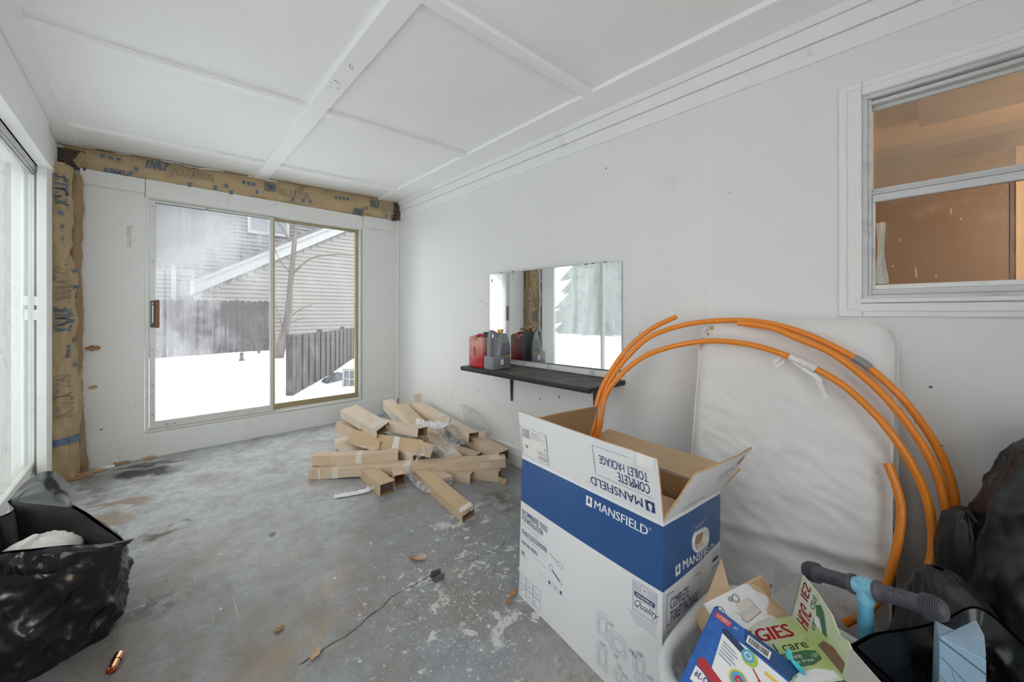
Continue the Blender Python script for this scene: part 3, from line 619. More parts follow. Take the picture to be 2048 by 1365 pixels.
# left wall: side sliding door next to the bare corner, a second one added nearer, out of view, to let in light, solid between
bm = B(); x0, x1 = XL - .22, XL - .03
for a, b in ((4.135, YB + .1), (1.45, 2.20), (YF - .1, .40)): box(bm, x0, x1, a, b, -.25, 2.56)
for a, b in ((2.20, 4.135), (.40, 1.45)): box(bm, x0, x1, a, b, -.25, .10); box(bm, x0, x1, a, b, 2.22, 2.56)
wall_l = struct('wall_left', bm, PANEL)
def left_boards():
    put('header_board', bxo(XL - .04, XL + .012, YF, 4.05, 2.235, 2.548, .003), TRIMW, wall_l)
    put('header_board', bxo(XL - .04, XL - .004, 4.052, 4.50, 2.33, 2.530, .003), TRIMW, wall_l)
    put('drip_cap', bxo(XL - .04, XL + .030, YF, 4.03, 2.220, 2.236, .002), TRIMW, wall_l)
    put('jamb_board', bxo(XL - .035, XL + .0, 4.02, 4.262, .13, 2.335, .003), TRIMW, wall_l)
    put('jamb_bead', bxo(XL - .035, XL + .008, 4.005, 4.022, .14, 2.225, .002), TRIMW, wall_l)
    put('sill_board', bxo(XL - .045, XL - .008, YF, 4.50, -.15, .150, .003), TRIMW, wall_l)
    put('sill_board', bxo(XL - .10, XL - .035, YF, 4.20, .10, .165, .003), TRIMW, wall_l)
    put('torn_paper', bxo(XL - .02, XL + .004, 4.25, 4.30, 2.26, 2.30, .002), PAPERW, wall_l)
left_boards()
pl = lambda u, d, z: Vector((XL - .05 - d, u, z))
SB = ALUW
d2, bx2 = slider('door_2', 2.21, 4.13, .165, 2.225, pl, ((3.13, 4.10, .004, SB, GLASSS, .06, .036), (2.24, 3.17, .048, SB, GLASSS, .06, .036)), (SB,))
put('latch_box', bx2(4.045, 4.075, -.016, .003, 1.30, 1.36), ALUW, d2); put('latch_box', bx2(4.04, 4.08, -.012, .003, 1.20, 1.27), ALUW, d2)
d3, _ = slider('door_3', .41, 1.44, .10, 2.225, pl, ((.44, .94, .004, SB, GLASSC, .06, .036), (.90, 1.41, .048, SB, GLASSC, .06, .036)), (SB,))
# end wall behind the viewpoint, with an added glass door to let in daylight
bm = B(); box(bm, XL - .3, -.35, YF - .14, YF, -.3, 2.75); box(bm, .76, XR + .1, YF - .14, YF, -.3, 2.75); box(bm, -.35, .76, YF - .14, YF, -.3, .05); box(bm, -.35, .76, YF - .14, YF, 2.22, 2.75)
struct('wall_end', bm, PANEL)
d4, _ = slider('door_4', -.34, .75, .05, 2.215, lambda u, d, z: Vector((u, YF - .02 - d, z)), ((-.31, .22, .004, SB, GLASSC, .06, .036), (.18, .72, .048, SB, GLASSC, .06, .036)), (SB,))

# kraft-faced insulation left showing above and beside the door
def kraft(name, P, nu, nv, amp, seed, mat, parent, label=None, sx=3.2, sz=5.0):
    def f(u, v):
        p = P(u, v); e = 2e-3; n = (P(min(u + e, 1.001), v) - P(u - e, v)).cross(P(u, v + e) - P(u, v - e)).normalized()
        q_ = Vector(((p.x + p.y) * sx, (p.y - p.z * .5) * sx, (p.z + p.x * .35) * sz)); k = ridge(q_, 1.0, seed) * .75 + ridge(q_, 2.3, seed + 3) * .3 - min(.5, vor(q_, .9, seed)) * .8
        return p + n * amp * k
    bm = B(); grid(bm, f, nu, nv); return put(name, bm, mat, parent, smooth=60, label=label), f
def insulation():
    t = thing('insulation_batt', (.9, 4.6, 2.42), 'brown kraft-faced insulation strip running above the back sliding door', 'insulation', 'bare insulation batts')
    top = lambda x: zc(x) - .006
    def P(u, v):
        x = -.50 + 2.785 * u; z0 = 2.399 + .012 * mnoise.noise(Vector((x * 3, 0, 1))) + (.012 if x > 1.6 else 0); z = z0 + (top(x) - z0) * v
        b = math.sin(math.pi * min(1, max(0, v))) ** .6 * (.055 + .02 * mnoise.noise(Vector((x * 2, 3, 0))))
        if u < .05: b *= max(.2, u / .05)
        if u > .97: b *= max(.2, (1 - u) / .03)
        return Vector((x, 4.60 - b - .012 * (1 - v), z))
    o, f = kraft('kraft_facing', P, 220, 16, .016, 2.0, KRAFT, t)
    L = lift(f, .010)
    def words(items, mat, nm):
        bm = B()
        for s, u0, v0, u1, v1, b, sk in items: letters(bm, L, s, u0, v0, u1, v1, b, skew=sk)
        put(nm, bm, mat, t)
    words([('KNAUF', .165, .45, .215, .85, .03, .1), ('KNAUF', .478, .38, .513, .78, .03, 0), ('KNAUF', .865, .42, .905, .80, .03, .1), ('KNAUF', .795, .02, .835, .28, .03, .1), ('KNAUF', .075, .02, .135, .22, .03, .1)], INK, 'lettering')
    words([('INSULATION', .225, .35, .330, .72, .0, 0), ('INSULATION', .522, .30, .625, .62, .0, 0), ('INSULATION', .915, .35, .975, .68, 0, 0)], INKF, 'faint_lettering')
    bm = B()
    for u, v in ((.075, .62), (.092, .62), (.108, .62), (.145, .33), (.27, .12), (.335, .17), (.38, .10), (.365, .30), (.415, .58), (.430, .58), (.445, .58), (.455, .28), (.57, .22), (.605, .25), (.63, .27), (.725, .62), (.74, .62), (.755, .62), (.77, .62), (.85, .35), (.94, .18), (.965, .2)):
        k = .0045; patch(bm, L, u - k, v - .07, u + k, v + .07)
    put('printed_marks', bm, INK, t)
    bm = B()
    for u0, u1 in ((.03, .06), (.10, .13), (.20, .34), (.43, .52), (.30, .36)): 
        for i in range(8):
            a = u0 + (u1 - u0) * i / 8; b = a + (u1 - u0) / 8 * .9; quad(bm, L(a, .86), L(b, .86), L(b, .86 + .07), L(a, .86 + .08))
    put('paint_smears', bm, PAPERW, t)
    # torn lower lip and loose fibre
    bm = B(); rng = random.Random(2)
    for u in [.50 + .012 * i for i in range(12)] + [.83 + .012 * i for i in range(11)] + [.20, .24]:
        a = f(u, 0); b = f(u + .013, 0); q = Vector((0, -.02 - .02 * rng.random(), -.006 - .016 * rng.random())); poly(bm, [a, b, b + q, a + q * rng.uniform(.3, 1)])
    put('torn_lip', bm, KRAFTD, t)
    bm = B(); grid(bm, lambda u, v: Vector((2.285 - .09 * u + .01 * fbm((u * 9, v * 7, 1), 1), 4.50 + .06 * u + .02 * fbm((u * 8, v * 9, 2), 1), 2.42 + .22 * v - .02 * u)), 14, 20); put('loose_fibre', bm, FIBRE, t, smooth=40)
    bm = B(); grid(bm, lambda u, v: Vector((-.53 + .20 * u, 4.57 - .02 * v + .025 * fbm((u * 8, v * 5, 4), 1), 2.38 + .15 * v)), 18, 12); put('loose_fibre', bm, FIBRE, t, smooth=40)
    # upright strip in the corner: pale pillow on the side wall, darker fold on the back wall
    t2 = thing('insulation_batt', (-.47, 4.45, .0), 'wrinkled brown kraft insulation standing upright in the left corner', 'insulation', 'bare insulation batts')
    def P2(u, v):
        z = .0 + 2.37 * v; zz = z
        w = .75 + .25 * math.sin(v * 9 + 1) * .5
        a = u * math.pi * .62 - .2
        cx, cy = -.525, 4.545; r = .122 + .022 * fbm((v * 4, 2, 5), 1) + .014 * math.sin(v * 6 + .6)
        if v > .93: r *= 1 - (v - .93) * 2.5
        if v < .12: r *= 1 + (.12 - v) * .9
        # from the side wall round to the back wall
        x = cx + r * math.sin(a) * (.72 + .1 * math.sin(v * 5)); y = cy - r * math.cos(a) * 1.45
        return Vector((max(x, -.548), min(y, 4.575), z))
    o2, f2 = kraft('kraft_facing', P2, 40, 200, .032, 7.0, KRAFT, t2, sx=7, sz=2.4)
    def P3(u, v):
        z = .01 + 2.32 * v; x = -.475 + .072 * u + .010 * fbm((v * 5, 1, 3), 1) * u + (.03 * (.2 - v) / .2 if v < .2 else 0); y = 4.535 - .035 * math.sin(math.pi * u * .9) - .02 * (1 - u)
        return Vector((x, y, z))
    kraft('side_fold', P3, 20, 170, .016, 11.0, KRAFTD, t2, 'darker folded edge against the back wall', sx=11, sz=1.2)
    L2 = lift(f2, .010); bm = B(); bmf = B()
    for v0, v1 in ((.87, .96), (.47, .545)): letters(bm, L2, 'KNAUF', .12, v0, .50, v1, .03, turn=1)
    letters(bmf, L2, 'INSULATION', .10, .56, .46, .68, 0, turn=1); letters(bmf, L2, 'INSULATION', .14, .20, .5, .33, 0, turn=1)
    for u, v in ((.25, .84), (.3, .80), (.3, .76), (.62, .66), (.66, .61), (.68, .58), (.42, .42), (.42, .405), (.42, .39), (.62, .44), (.62, .36)): patch(bm, L2, u - .05, v - .005, u + .05, v + .006, n=2)
    patch(bm, L2, .05, .112, .75, .135, n=6)
    put('lettering', bm, INK, t2); put('faint_lettering', bmf, INKF, t2)
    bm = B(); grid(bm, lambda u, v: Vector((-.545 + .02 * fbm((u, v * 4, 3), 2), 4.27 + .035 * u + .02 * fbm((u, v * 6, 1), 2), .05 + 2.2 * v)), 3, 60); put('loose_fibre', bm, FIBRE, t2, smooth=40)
insulation()
# ------------------------------------------------------------------ outdoors
def gz(x, y):
    z = .02 + .012 * max(0, y - 5) + .05 * fbm((x, y, 0), .35, 3)
    z += .12 * math.exp(-(((x - 2.75) / .75) ** 2 + ((y - 6.35) / 1.0) ** 2)) + .30 * math.exp(-(((x - 3.6) / .8) ** 2 + ((y - 8.0) / 1.0) ** 2))
    return z
def outdoors():
    for x0, x1, y0, y1, nx, ny in ((-30, 22, 4.76, 30, 130, 70), (-30, -.78, -22, 4.76, 60, 60), (-.78, 22, -22, -1.70, 40, 40)):
        bm = B(); grid(bm, lambda u, v: (x0 + (x1 - x0) * u, y0 + (y1 - y0) * v, gz(x0 + (x1 - x0) * u, y0 + (y1 - y0) * v) - (.12 if y1 < 5 else 0)), nx, ny)
        o = put('ground_snow', bm, SNOW, smooth=180); o['kind'] = 'structure'
    # neighbour's house: gabled wing in front, taller main wall behind with a window
    h = thing('house', (3.5, 14.6, .1), 'greige clapboard house with a white raking roof trim beyond the back door', 'house')
    sl = .571; ex, ez = .92, 2.21; rx = 7.4
    zr = lambda x: ez + sl * (min(x, 2 * rx - x) - ex)
    bm = B(); slab(bm, [(ex, 14.53, -.2), (2 * rx - ex, 14.53, -.2), (2 * rx - ex, 14.53, ez), (rx, 14.53, zr(rx)), (ex, 14.53, ez)], (0, -1, 0), 1.2); put('wing_wall', bm, SIDINGG, h)
    z = .16; k = 0
    while z < zr(rx) - .5:
        a = max(ex, ex + (z + .13 - ez + .42) / sl); b = 2 * rx - a; b = min(b, 9.5)
        bm = B(); hexa(bm, [(a, 14.485, z), (b, 14.485, z), (b, 14.53, z), (a, 14.53, z)], [(a, 14.52, z + .131), (b, 14.52, z + .131), (b, 14.53, z + .131), (a, 14.53, z + .131)]); put('clapboard', bm, SIDING, h); z += .131
    def rake(y0, y1, lo, hi, mat, nm):
        bm = B(); xa, xb = ex - .12, rx
        hexa(bm, [(xa, y0, zr(xa) + lo), (xb, y0, zr(xb) + lo), (xb, y1, zr(xb) + lo), (xa, y1, zr(xa) + lo)], [(xa, y0, zr(xa) + hi), (xb, y0, zr(xb) + hi), (xb, y1, zr(xb) + hi), (xa, y1, zr(xa) + hi)]); put(nm, bm, mat, h)
    rake(14.38, 14.52, -.40, -.04, HTRIM, 'rake_board'); rake(14.30, 14.55, -.10, .02, HTRIM, 'rake_trim'); rake(14.25, 16.2, .02, .12, ROOF, 'roof_edge')
    put('corner_board', bxo(ex - .02, ex + .14, 14.46, 14.54, -.1, 1.95), HTRIM, h)
    put('main_wall', bxo(-7, 9, 16.05, 16.5, -.3, 8.2), SIDINGG, h)
    z = .2
    while z < 6.5:
        bm = B(); hexa(bm, [(-4, 16.0, z), (5.5, 16.0, z), (5.5, 16.05, z), (-4, 16.05, z)], [(-4, 16.04, z + .131), (5.5, 16.04, z + .131), (5.5, 16.05, z + .131), (-4, 16.05, z + .131)]); put('clapboard', bm, SIDINGG, h); z += .131
    put('downpipe', bxo(.44, .56, 15.9, 16.0, 1.0, 2.75), HTRIM, h)
    wf = put('window', bxo(2.42, 3.70, 15.93, 16.0, 4.02, 5.25), HTRIM, h)
    for x in (2.52, 3.14): put('pane', bxo(x, x + .46, 15.915, 15.935, 4.14, 4.62), HGLASS, wf); put('pane', bxo(x, x + .46, 15.915, 15.935, 4.68, 5.15), HGLASS, wf)
    # tall dark fence along the yard
    f = thing('fence', (-1.7, 13.3, .1), 'tall dark picket fence across the snowy yard behind the fogged pane', 'fence')
    rng = random.Random(3)
    bm0 = None
    for i in range(62):
        x = -6.0 + .14 * i; t = 1.60 + rng.uniform(-.02, .02); y = 13.3 + rng.uniform(-.008, .008); g = gz(x, y) - .1
        bm = B(); slab(bm, [(x, y, g), (x + .132, y, g), (x + .132, y, t - .04), (x + .095, y, t), (x + .037, y, t), (x, y, t - .04)], (0, -1, 0), .02); put('picket', bm, FENCE, f)
    for z in (.4, 1.35): put('rail', bxo(-6, 2.65, 13.321, 13.36, z, z + .09), FENCE, f)
    # near board-on-board panel at a slant
    p = thing('slanted_fence', (2.4, 7.6, 0), 'grey-brown board-on-board fence panel standing at a slant in the snow', 'fence')
    a = Vector((1.469, 6.295, 0)); b = Vector((3.75, 9.29, 0)); d = (b - a); L = d.length; d.normalize(); n = Vector((d.y, -d.x, 0))
    if n.y > 0: n = -n
    def bd(s0, s1, off, th, z0, z1, nm):
        bm = B(); q = [a + d * s0 + n * off, a + d * s1 + n * off, a + d * s1 + n * (off - th), a + d * s0 + n * (off - th)]
        hexa(bm, [Vector((v.x, v.y, z0)) for v in q], [Vector((v.x, v.y, z1)) for v in q]); bmesh.ops.recalc_face_normals(bm, faces=bm.faces[:]); put(nm, bm, PICKET, p)
    k = 0; s = .10
    while s < L - .1:
        bd(s, s + .175, .045, .02, -.2, .92, 'picket'); bd(s + .125, s + .31, -.045, .02, -.2, .91, 'picket'); s += .235
    for z in (.12, .50, .80): bd(.02, L, .025, .045, z, z + .085, 'rail')
    bd(-.02, .07, .05, .10, -.3, .93, 'post'); bd(1.28, 1.36, -.06, .06, -.3, .955, 'post'); bd(2.5, 2.58, -.06, .06, -.3, .955, 'post')
    # bare tree, leaning
    t = thing('bare_tree', (2.33, 11.2, .05), 'slim leaning bare tree in front of the clapboard house', 'tree')
    bm = B(); tr = smooth_path([(2.30, 11.2, -.1), (2.42, 11.2, .45), (2.555, 11.2, 1.07), (2.61, 11.2, 1.7), (2.64, 11.2, 2.2), (2.73, 11.2, 3.29), (2.77, 11.2, 4.2), (2.72, 11.2, 5.2)], 6)
    tube(bm, tr, [.05 + .09 * (1 - i / len(tr)) ** 2.2 for i in range(len(tr))], 10); put('trunk', bm, BARK, t, smooth=60)
    for pts, r in (([(2.66, 11.2, 2.25), (3.1, 11.1, 2.7), (3.7, 11.0, 2.85), (4.2, 11.0, 2.9), (4.55, 10.9, 3.3)], .03), ([(2.56, 11.2, 1.1), (2.85, 11.1, 1.35), (3.2, 11.1, 1.5)], .025), ([(2.5, 11.2, .9), (2.7, 11.1, 1.05), (2.95, 11.1, 1.1)], .02),
                   ([(2.62, 11.2, 3.1), (2.35, 11.1, 3.5), (2.1, 11.0, 3.8), (1.9, 11, 4.2)], .025), ([(2.7, 11.2, 3.4), (2.4, 11.2, 3.95), (2.25, 11.1, 4.4)], .02), ([(2.74, 11.2, 3.8), (3.1, 11.1, 4.2), (3.6, 11, 4.4)], .022), ([(2.6, 11.2, 2.3), (2.35, 11.1, 2.6), (2.2, 11.1, 3.0)], .015), ([(2.45, 11.2, .8), (2.3, 11.0, 1.3), (2.15, 11.0, 1.6)], .012)):
        bm = B(); P = smooth_path(pts, 5); tube(bm, P, [r * (1 - .75 * i / len(P)) for i in range(len(P))], 6); put('branch', bm, BARK, t, smooth=60)
    for nm, c, nn, hh, lab in (('bare_shrub', (2.15, 12.5), 14, .9, 'wispy bare shrub at the end of the dark fence'), ('bare_shrub', (2.75, 10.2), 18, .55, 'low twiggy shrub in the snow beside the leaning tree')):
        s = thing(nm, (c[0], c[1], gz(*c)), lab, 'shrub'); bm = B(); rng = random.Random(int(c[0] * 100))
        for i in range(nn):
            a = rng.uniform(0, 6.28); r = rng.uniform(.1, .5); P = [(c[0], c[1], gz(*c) - .05), (c[0] + r * .4 * math.cos(a), c[1] + r * .4 * math.sin(a), gz(*c) + hh * .5), (c[0] + r * math.cos(a + .4), c[1] + r * math.sin(a), gz(*c) + hh * rng.uniform(.7, 1))]
            tube(bm, smooth_path(P, 4), .006, 4)
        o = put('twigs', bm, BARK, s); o['kind'] = 'stuff'
    # small things lying in the snow
    c = (1.55, 11.0); bm = B(); grid(bm, lambda u, v: (c[0] + .06 * (1 - v * .5) * math.cos(6.2832 * u) * (1 + .2 * math.sin(9 * v)), c[1] + .06 * (1 - v * .5) * math.sin(6.2832 * u), gz(*c) - .05 + .25 * v), 12, 7, wrap=True)
    tag(put('stump', bm, PICKET, smooth=60, weld=True), 'little grey stump poking up from the snow before the fence', 'stump')
    tb = thing('tarp_bundle', (2.25, 6.7, .15), 'dark blue tarpaulin bundle half buried by the slanted fence panel', 'bundle')
    bm = B(); grid(bm, lambda u, v: Vector((2.32 + .50 * (u - .5) + .04 * fbm((u * 4, v * 4, 1), 1), 6.75 + .35 * (v - .5), .03 + .20 * math.sin(math.pi * min(1, u * .9 + .1)) ** .5 * math.sin(math.pi * v) ** .5 + .04 * fbm((u * 5, v * 5, 7), 1))), 20, 14); put('tarpaulin', bm, TARP, tb, smooth=40)
    ow = thing('old_window_sash', (2.25, 6.10, .1), 'small white four-pane window sash leaning in the snow outside', 'window sash')
    P = bil((2.165, 6.185, .06), (2.335, 6.02, .03), (2.36, 6.08, .372), (2.20, 6.235, .372)); Lf = lift(P, .02)
    def bar(u0, v0, u1, v1):
        bm = B(); hexa(bm, [P(u0, v0), P(u1, v0), P(u1, v1), P(u0, v1)], [Lf(u0, v0), Lf(u1, v0), Lf(u1, v1), Lf(u0, v1)]); put('sash_bar', bm, HTRIM, ow)
    for q in ((0, 0, .14, 1), (.86, 0, 1, 1), (.14, 0, .86, .12), (.14, .88, .86, 1), (.46, .12, .54, .88), (.14, .48, .46, .54), (.54, .48, .86, .54)): bar(*q)
    bm = B(); quad(bm, P(.1, .1), P(.9, .1), P(.9, .9), P(.1, .9)); put('pane', bm, HGLASS, ow)
    # conifers round the yard, seen in the mirror and through the misted side door
    rng = random.Random(8)
    for x, y, hh in ((-13.5, 5.4, 9), (-16, 8.0, 10), (-14.5, 11.5, 9), (-18, 13.0, 10)):
        t = thing('conifer', (x, y, gz(x, y)), 'tall dull green conifer at the edge of the snowy yard', 'tree', 'conifers round the yard')
        bm = B(); tube(bm, [(x, y, -.2), (x, y, hh * .9)], [.16, .04], 8); put('trunk', bm, BARK, t)
        bm = B()
        for k in range(11):
            z0 = .5 + (hh - .7) * k / 11; r = (hh * .27) * (1 - k / 11.5) + .1; n = 22; top = bm.verts.new((x, y, z0 + hh * .2)); ring = []
            for i in range(n):
                a = 6.2832 * i / n; rr = r * (1.15 if i % 2 else .62) * rng.uniform(.8, 1.15); ring.append(bm.verts.new((x + rr * math.cos(a), y + rr * math.sin(a), z0 - rr * .25 * rng.uniform(.5, 1.2))))
            for i in range(n): bm.faces.new((top, ring[i], ring[(i + 1) % n]))
        put('foliage', bm, CONIF, t)
    tb = thing('picnic_table', (-5.2, 3.0, 0), 'bare frame of a snow-capped garden table outside the side door', 'table')
    put('table_top', bxo(-5.6, -4.9, 2.5, 3.6, .62, .70), SNOW, tb)
    for q in ((-5.5, 2.6), (-5.0, 2.6), (-5.5, 3.5), (-5.0, 3.5)): put('leg', bxo(q[0], q[0] + .05, q[1], q[1] + .05, -.2, .62), BARK, tb)
outdoors()

# ------------------------------------------------------------------ mirror, shelf and jugs on the right wall
def shelf_group():
    s = thing('wall_shelf', (2.29, 2.0, .79), 'dusty black laminate wall shelf below the mirror', 'shelf')
    bm = B(); box(bm, 1.915, XR - .001, 1.362, 2.655, .782, .799, 0, .002); put('board', bm, SHELF, s)
    bm = B(); tube(bm, [(1.908, 1.357, .786), (1.908, 2.662, .786)], .0135, 12); tube(bm, [(1.908, 1.357, .774), (1.908, 2.662, .774)], .009, 10); put('edge_trim', bm, BLACKM, s, smooth=50)
    put('edge_trim', bxo(1.905, XR - .001, 1.352, 1.362, .770, .800, .002), BLACKM, s); put('edge_trim', bxo(1.905, XR - .001, 2.655, 2.664, .770, .800, .002), BLACKM, s)
    for y in (2.45, 1.585):
        bm = B(); hexa(bm, [(XR - .012, y - .007, .482), (XR - .001, y - .007, .482), (XR - .001, y + .007, .482), (XR - .012, y + .007, .482)], [(XR - .022, y - .014, .782), (XR - .001, y - .014, .782), (XR - .001, y + .014, .782), (XR - .022, y + .014, .782)])
        br = put('bracket', bm, BLACKM, s)
        bm = B(); hexa(bm, [(1.98, y - .006, .770), (XR - .02, y - .013, .745), (XR - .02, y + .013, .745), (1.98, y + .006, .770)], [(1.98, y - .006, .782), (XR - .02, y - .013, .782), (XR - .02, y + .013, .782), (1.98, y + .006, .782)]); put('bracket_arm', bm, BLACKM, br)
    lg = thing('mirror_ledger', (2.29, 2.0, .82), 'narrow white painted rail on the wall under the mirror', 'rail')
    put('board', bxo(XR - .020, XR - .001, 1.36, 2.62, .805, .848, .002), TRIMW, lg)
    for y in (1.60, 2.28, 2.0): put('clip', bxo(XR - .027, XR - .001, y - .022, y + .022, .816, .846, .002), ALUW, lg)
    m = thing('mirror', (2.28, 2.03, 1.22), 'frameless aged wall mirror above the black shelf', 'mirror')
    dz = MIRROR_TWIST
    y0, y1, z0, z1 = 1.375, 2.684, .852, 1.597
    bm = B(); xo = XR - .006
    xa = xo - max(0, -dz) * (y1 - y0) if False else xo
    pa, pb = (xo - dz, y0), (xo, y1)
    if dz < 0: pa, pb = (xo, y0), (xo + dz, y1)
    hexa(bm, [(pa[0] - .004, pa[1], z0), (pa[0], pa[1], z0), (pb[0], pb[1], z0), (pb[0] - .004, pb[1], z0)], [(pa[0] - .004, pa[1], z1), (pa[0], pa[1], z1), (pb[0], pb[1], z1), (pb[0] - .004, pb[1], z1)]); bmesh.ops.recalc_face_normals(bm, faces=bm.faces[:]); put('mirror_glass', bm, MIRROR, m)
    ed = B(); rng = random.Random(5)
    for y, z, r in ((2.655, 1.535, .009), (2.657, 1.55, .006)):
        x = pa[0] + (pb[0] - pa[0]) * (y - y0) / (y1 - y0) - .0048; box(ed, x, x + .0006, y - r * .7, y + r * .7, z - r, z + r)
    put('black_spots', ed, BLACKM, m, kind='stuff')
    for y in (1.66, 2.55, 2.40, 1.60, 1.50):
        x = pa[0] + (pb[0] - pa[0]) * (y - y0) / (y1 - y0); put('top_clip', bxo(x - .006, XR - .0005, y - .004, y + .004, z1 - .003, z1 + .006), BLACKM, m)
MIRROR_TWIST = -.048
shelf_group()

def extrude(bm, P, outline, w0, w1, bev):
    """prism of an outline (a, h) between widths w0 and w1 through the map P(a, w, h), edges rounded"""
    a = [bm.verts.new(P(q[0], w0, q[1])) for q in outline]; b = [bm.verts.new(P(q[0], w1, q[1])) for q in outline]; k = len(outline)
    f = [bm.faces.new(a[::-1]), bm.faces.new(b)] + [bm.faces.new((a[i], a[(i + 1) % k], b[(i + 1) % k], b[i])) for i in range(k)]
    bmesh.ops.recalc_face_normals(bm, faces=f)
    es = list({e for g in f for e in g.edges})
    bmesh.ops.bevel(bm, geom=es, offset=bev, segments=3, affect='EDGES', profile=.5)
def jugs():
    z0 = .800
    j = thing('red_jug', (2.0, 2.51, z0), 'translucent red plastic jug on the shelf, behind the grey one', 'jug')
    P = lambda a, w, h: Vector((1.935 + w, 2.600 - a, z0 + h))      # a runs along the wall towards the viewpoint
    bm = B(); extrude(bm, P, [(0, 0), (.185, 0), (.185, .235), (.165, .252), (.120, .252), (.105, .225), (.062, .225), (.05, .258), (.015, .258), (0, .24)], 0, .125, .012); put('body', bm, JUGRED, j, smooth=50)
    bm = B(); tube(bm, smooth_path([P(.038, .062, .248), P(.06, .062, .263), (P(.10, .062, .265)), P(.128, .062, .246)], 5), .012, 10); put('handle', bm, M('red jug handle', (.45, .012, .03), .35), j, smooth=60)
    bm = B(); tube(bm, [P(.150, .062, .248), P(.150, .062, .262), P(.150, .062, .262), P(.150, .062, .292)], [.016, .016, .021, .021], 16); put('cap', bm, CAPD, j, smooth=40)
    bm = B(); tube(bm, [P(.022, .06, .250), P(.022, .06, .264)], .010, 12); put('vent_plug', bm, CAPY, j, smooth=40)
    bm = B(); Q = lambda u, v: P(u, -.0015, v); extr = [(.070, .10), (.085, .092), (.100, .10), (.100, .165), (.085, .173), (.070, .165)]
    poly(bm, [Q(*q) for q in extr]); put('sight_panel', bm, M('deep red panel', (.30, .005, .02), .3), j)
    g = thing('grey_jug', (2.02, 2.35, z0), 'grey motor oil jug with yellow cap at the front of the shelf', 'jug')
    W = lambda a, w, h: Vector((1.930 + a, 2.285 + w, z0 + h))
    bm = B(); extrude(bm, W, [(0, 0), (.195, 0), (.195, .17), (.188, .205), (.168, .262), (.155, .285), (.108, .285), (.098, .262), (.082, .215), (.070, .150), (.062, .110), (.030, .108), (0, .108)], 0, .112, .011); put('body', bm, GREYJ, g, smooth=50)
    bm = B(); tube(bm, smooth_path([W(.118, .056, .262), W(.07, .056, .288), W(.036, .056, .296), W(.022, .056, .270), W(.016, .056, .19), W(.018, .056, .095)], 7), [.020] * 43, 12, flat=.75); put('handle', bm, GREYJ, g, smooth=60)
    bm = B(); tube(bm, [W(.132, .056, .283), W(.132, .056, .292), W(.132, .056, .292), W(.132, .056, .316)], [.018, .018, .024, .024], 18); put('cap', bm, CAPY, g, smooth=40)
    L = lambda u, v: W(.080 + .108 * u, -.0012, .030 + .180 * v); L2 = lambda u, v: W(.080 + .108 * u, -.0018, .030 + .180 * v)
    bm = B(); poly(bm, [L(0, 0), L(1, 0), L(1, .80), L(.9, 1), (L(.25, 1)), L(.0, .40)]); put('label', bm, JLABEL, g)
    bm = B(); line(bm, L2, .0, .345, 1.0, .42, .03); put('label_stripe', bm, CAPY, g)
    bm = B(); patch(bm, L2, .03, .04, .33, .28); put('label_patch', bm, PRWHITE, g)
    bm = B(); letters(bm, L2, '5W-30', .45, .47, .95, .58, .02)
    for v in (.66, .71, .76, .81, .86): line(bm, L2, .40, v, .92, v + .01, .012)
    for v in (.08, .13, .18, .23): line(bm, L2, .40, v, .92, v + .01, .010)
    put('label_print', bm, GREYINK, g)
jugs()
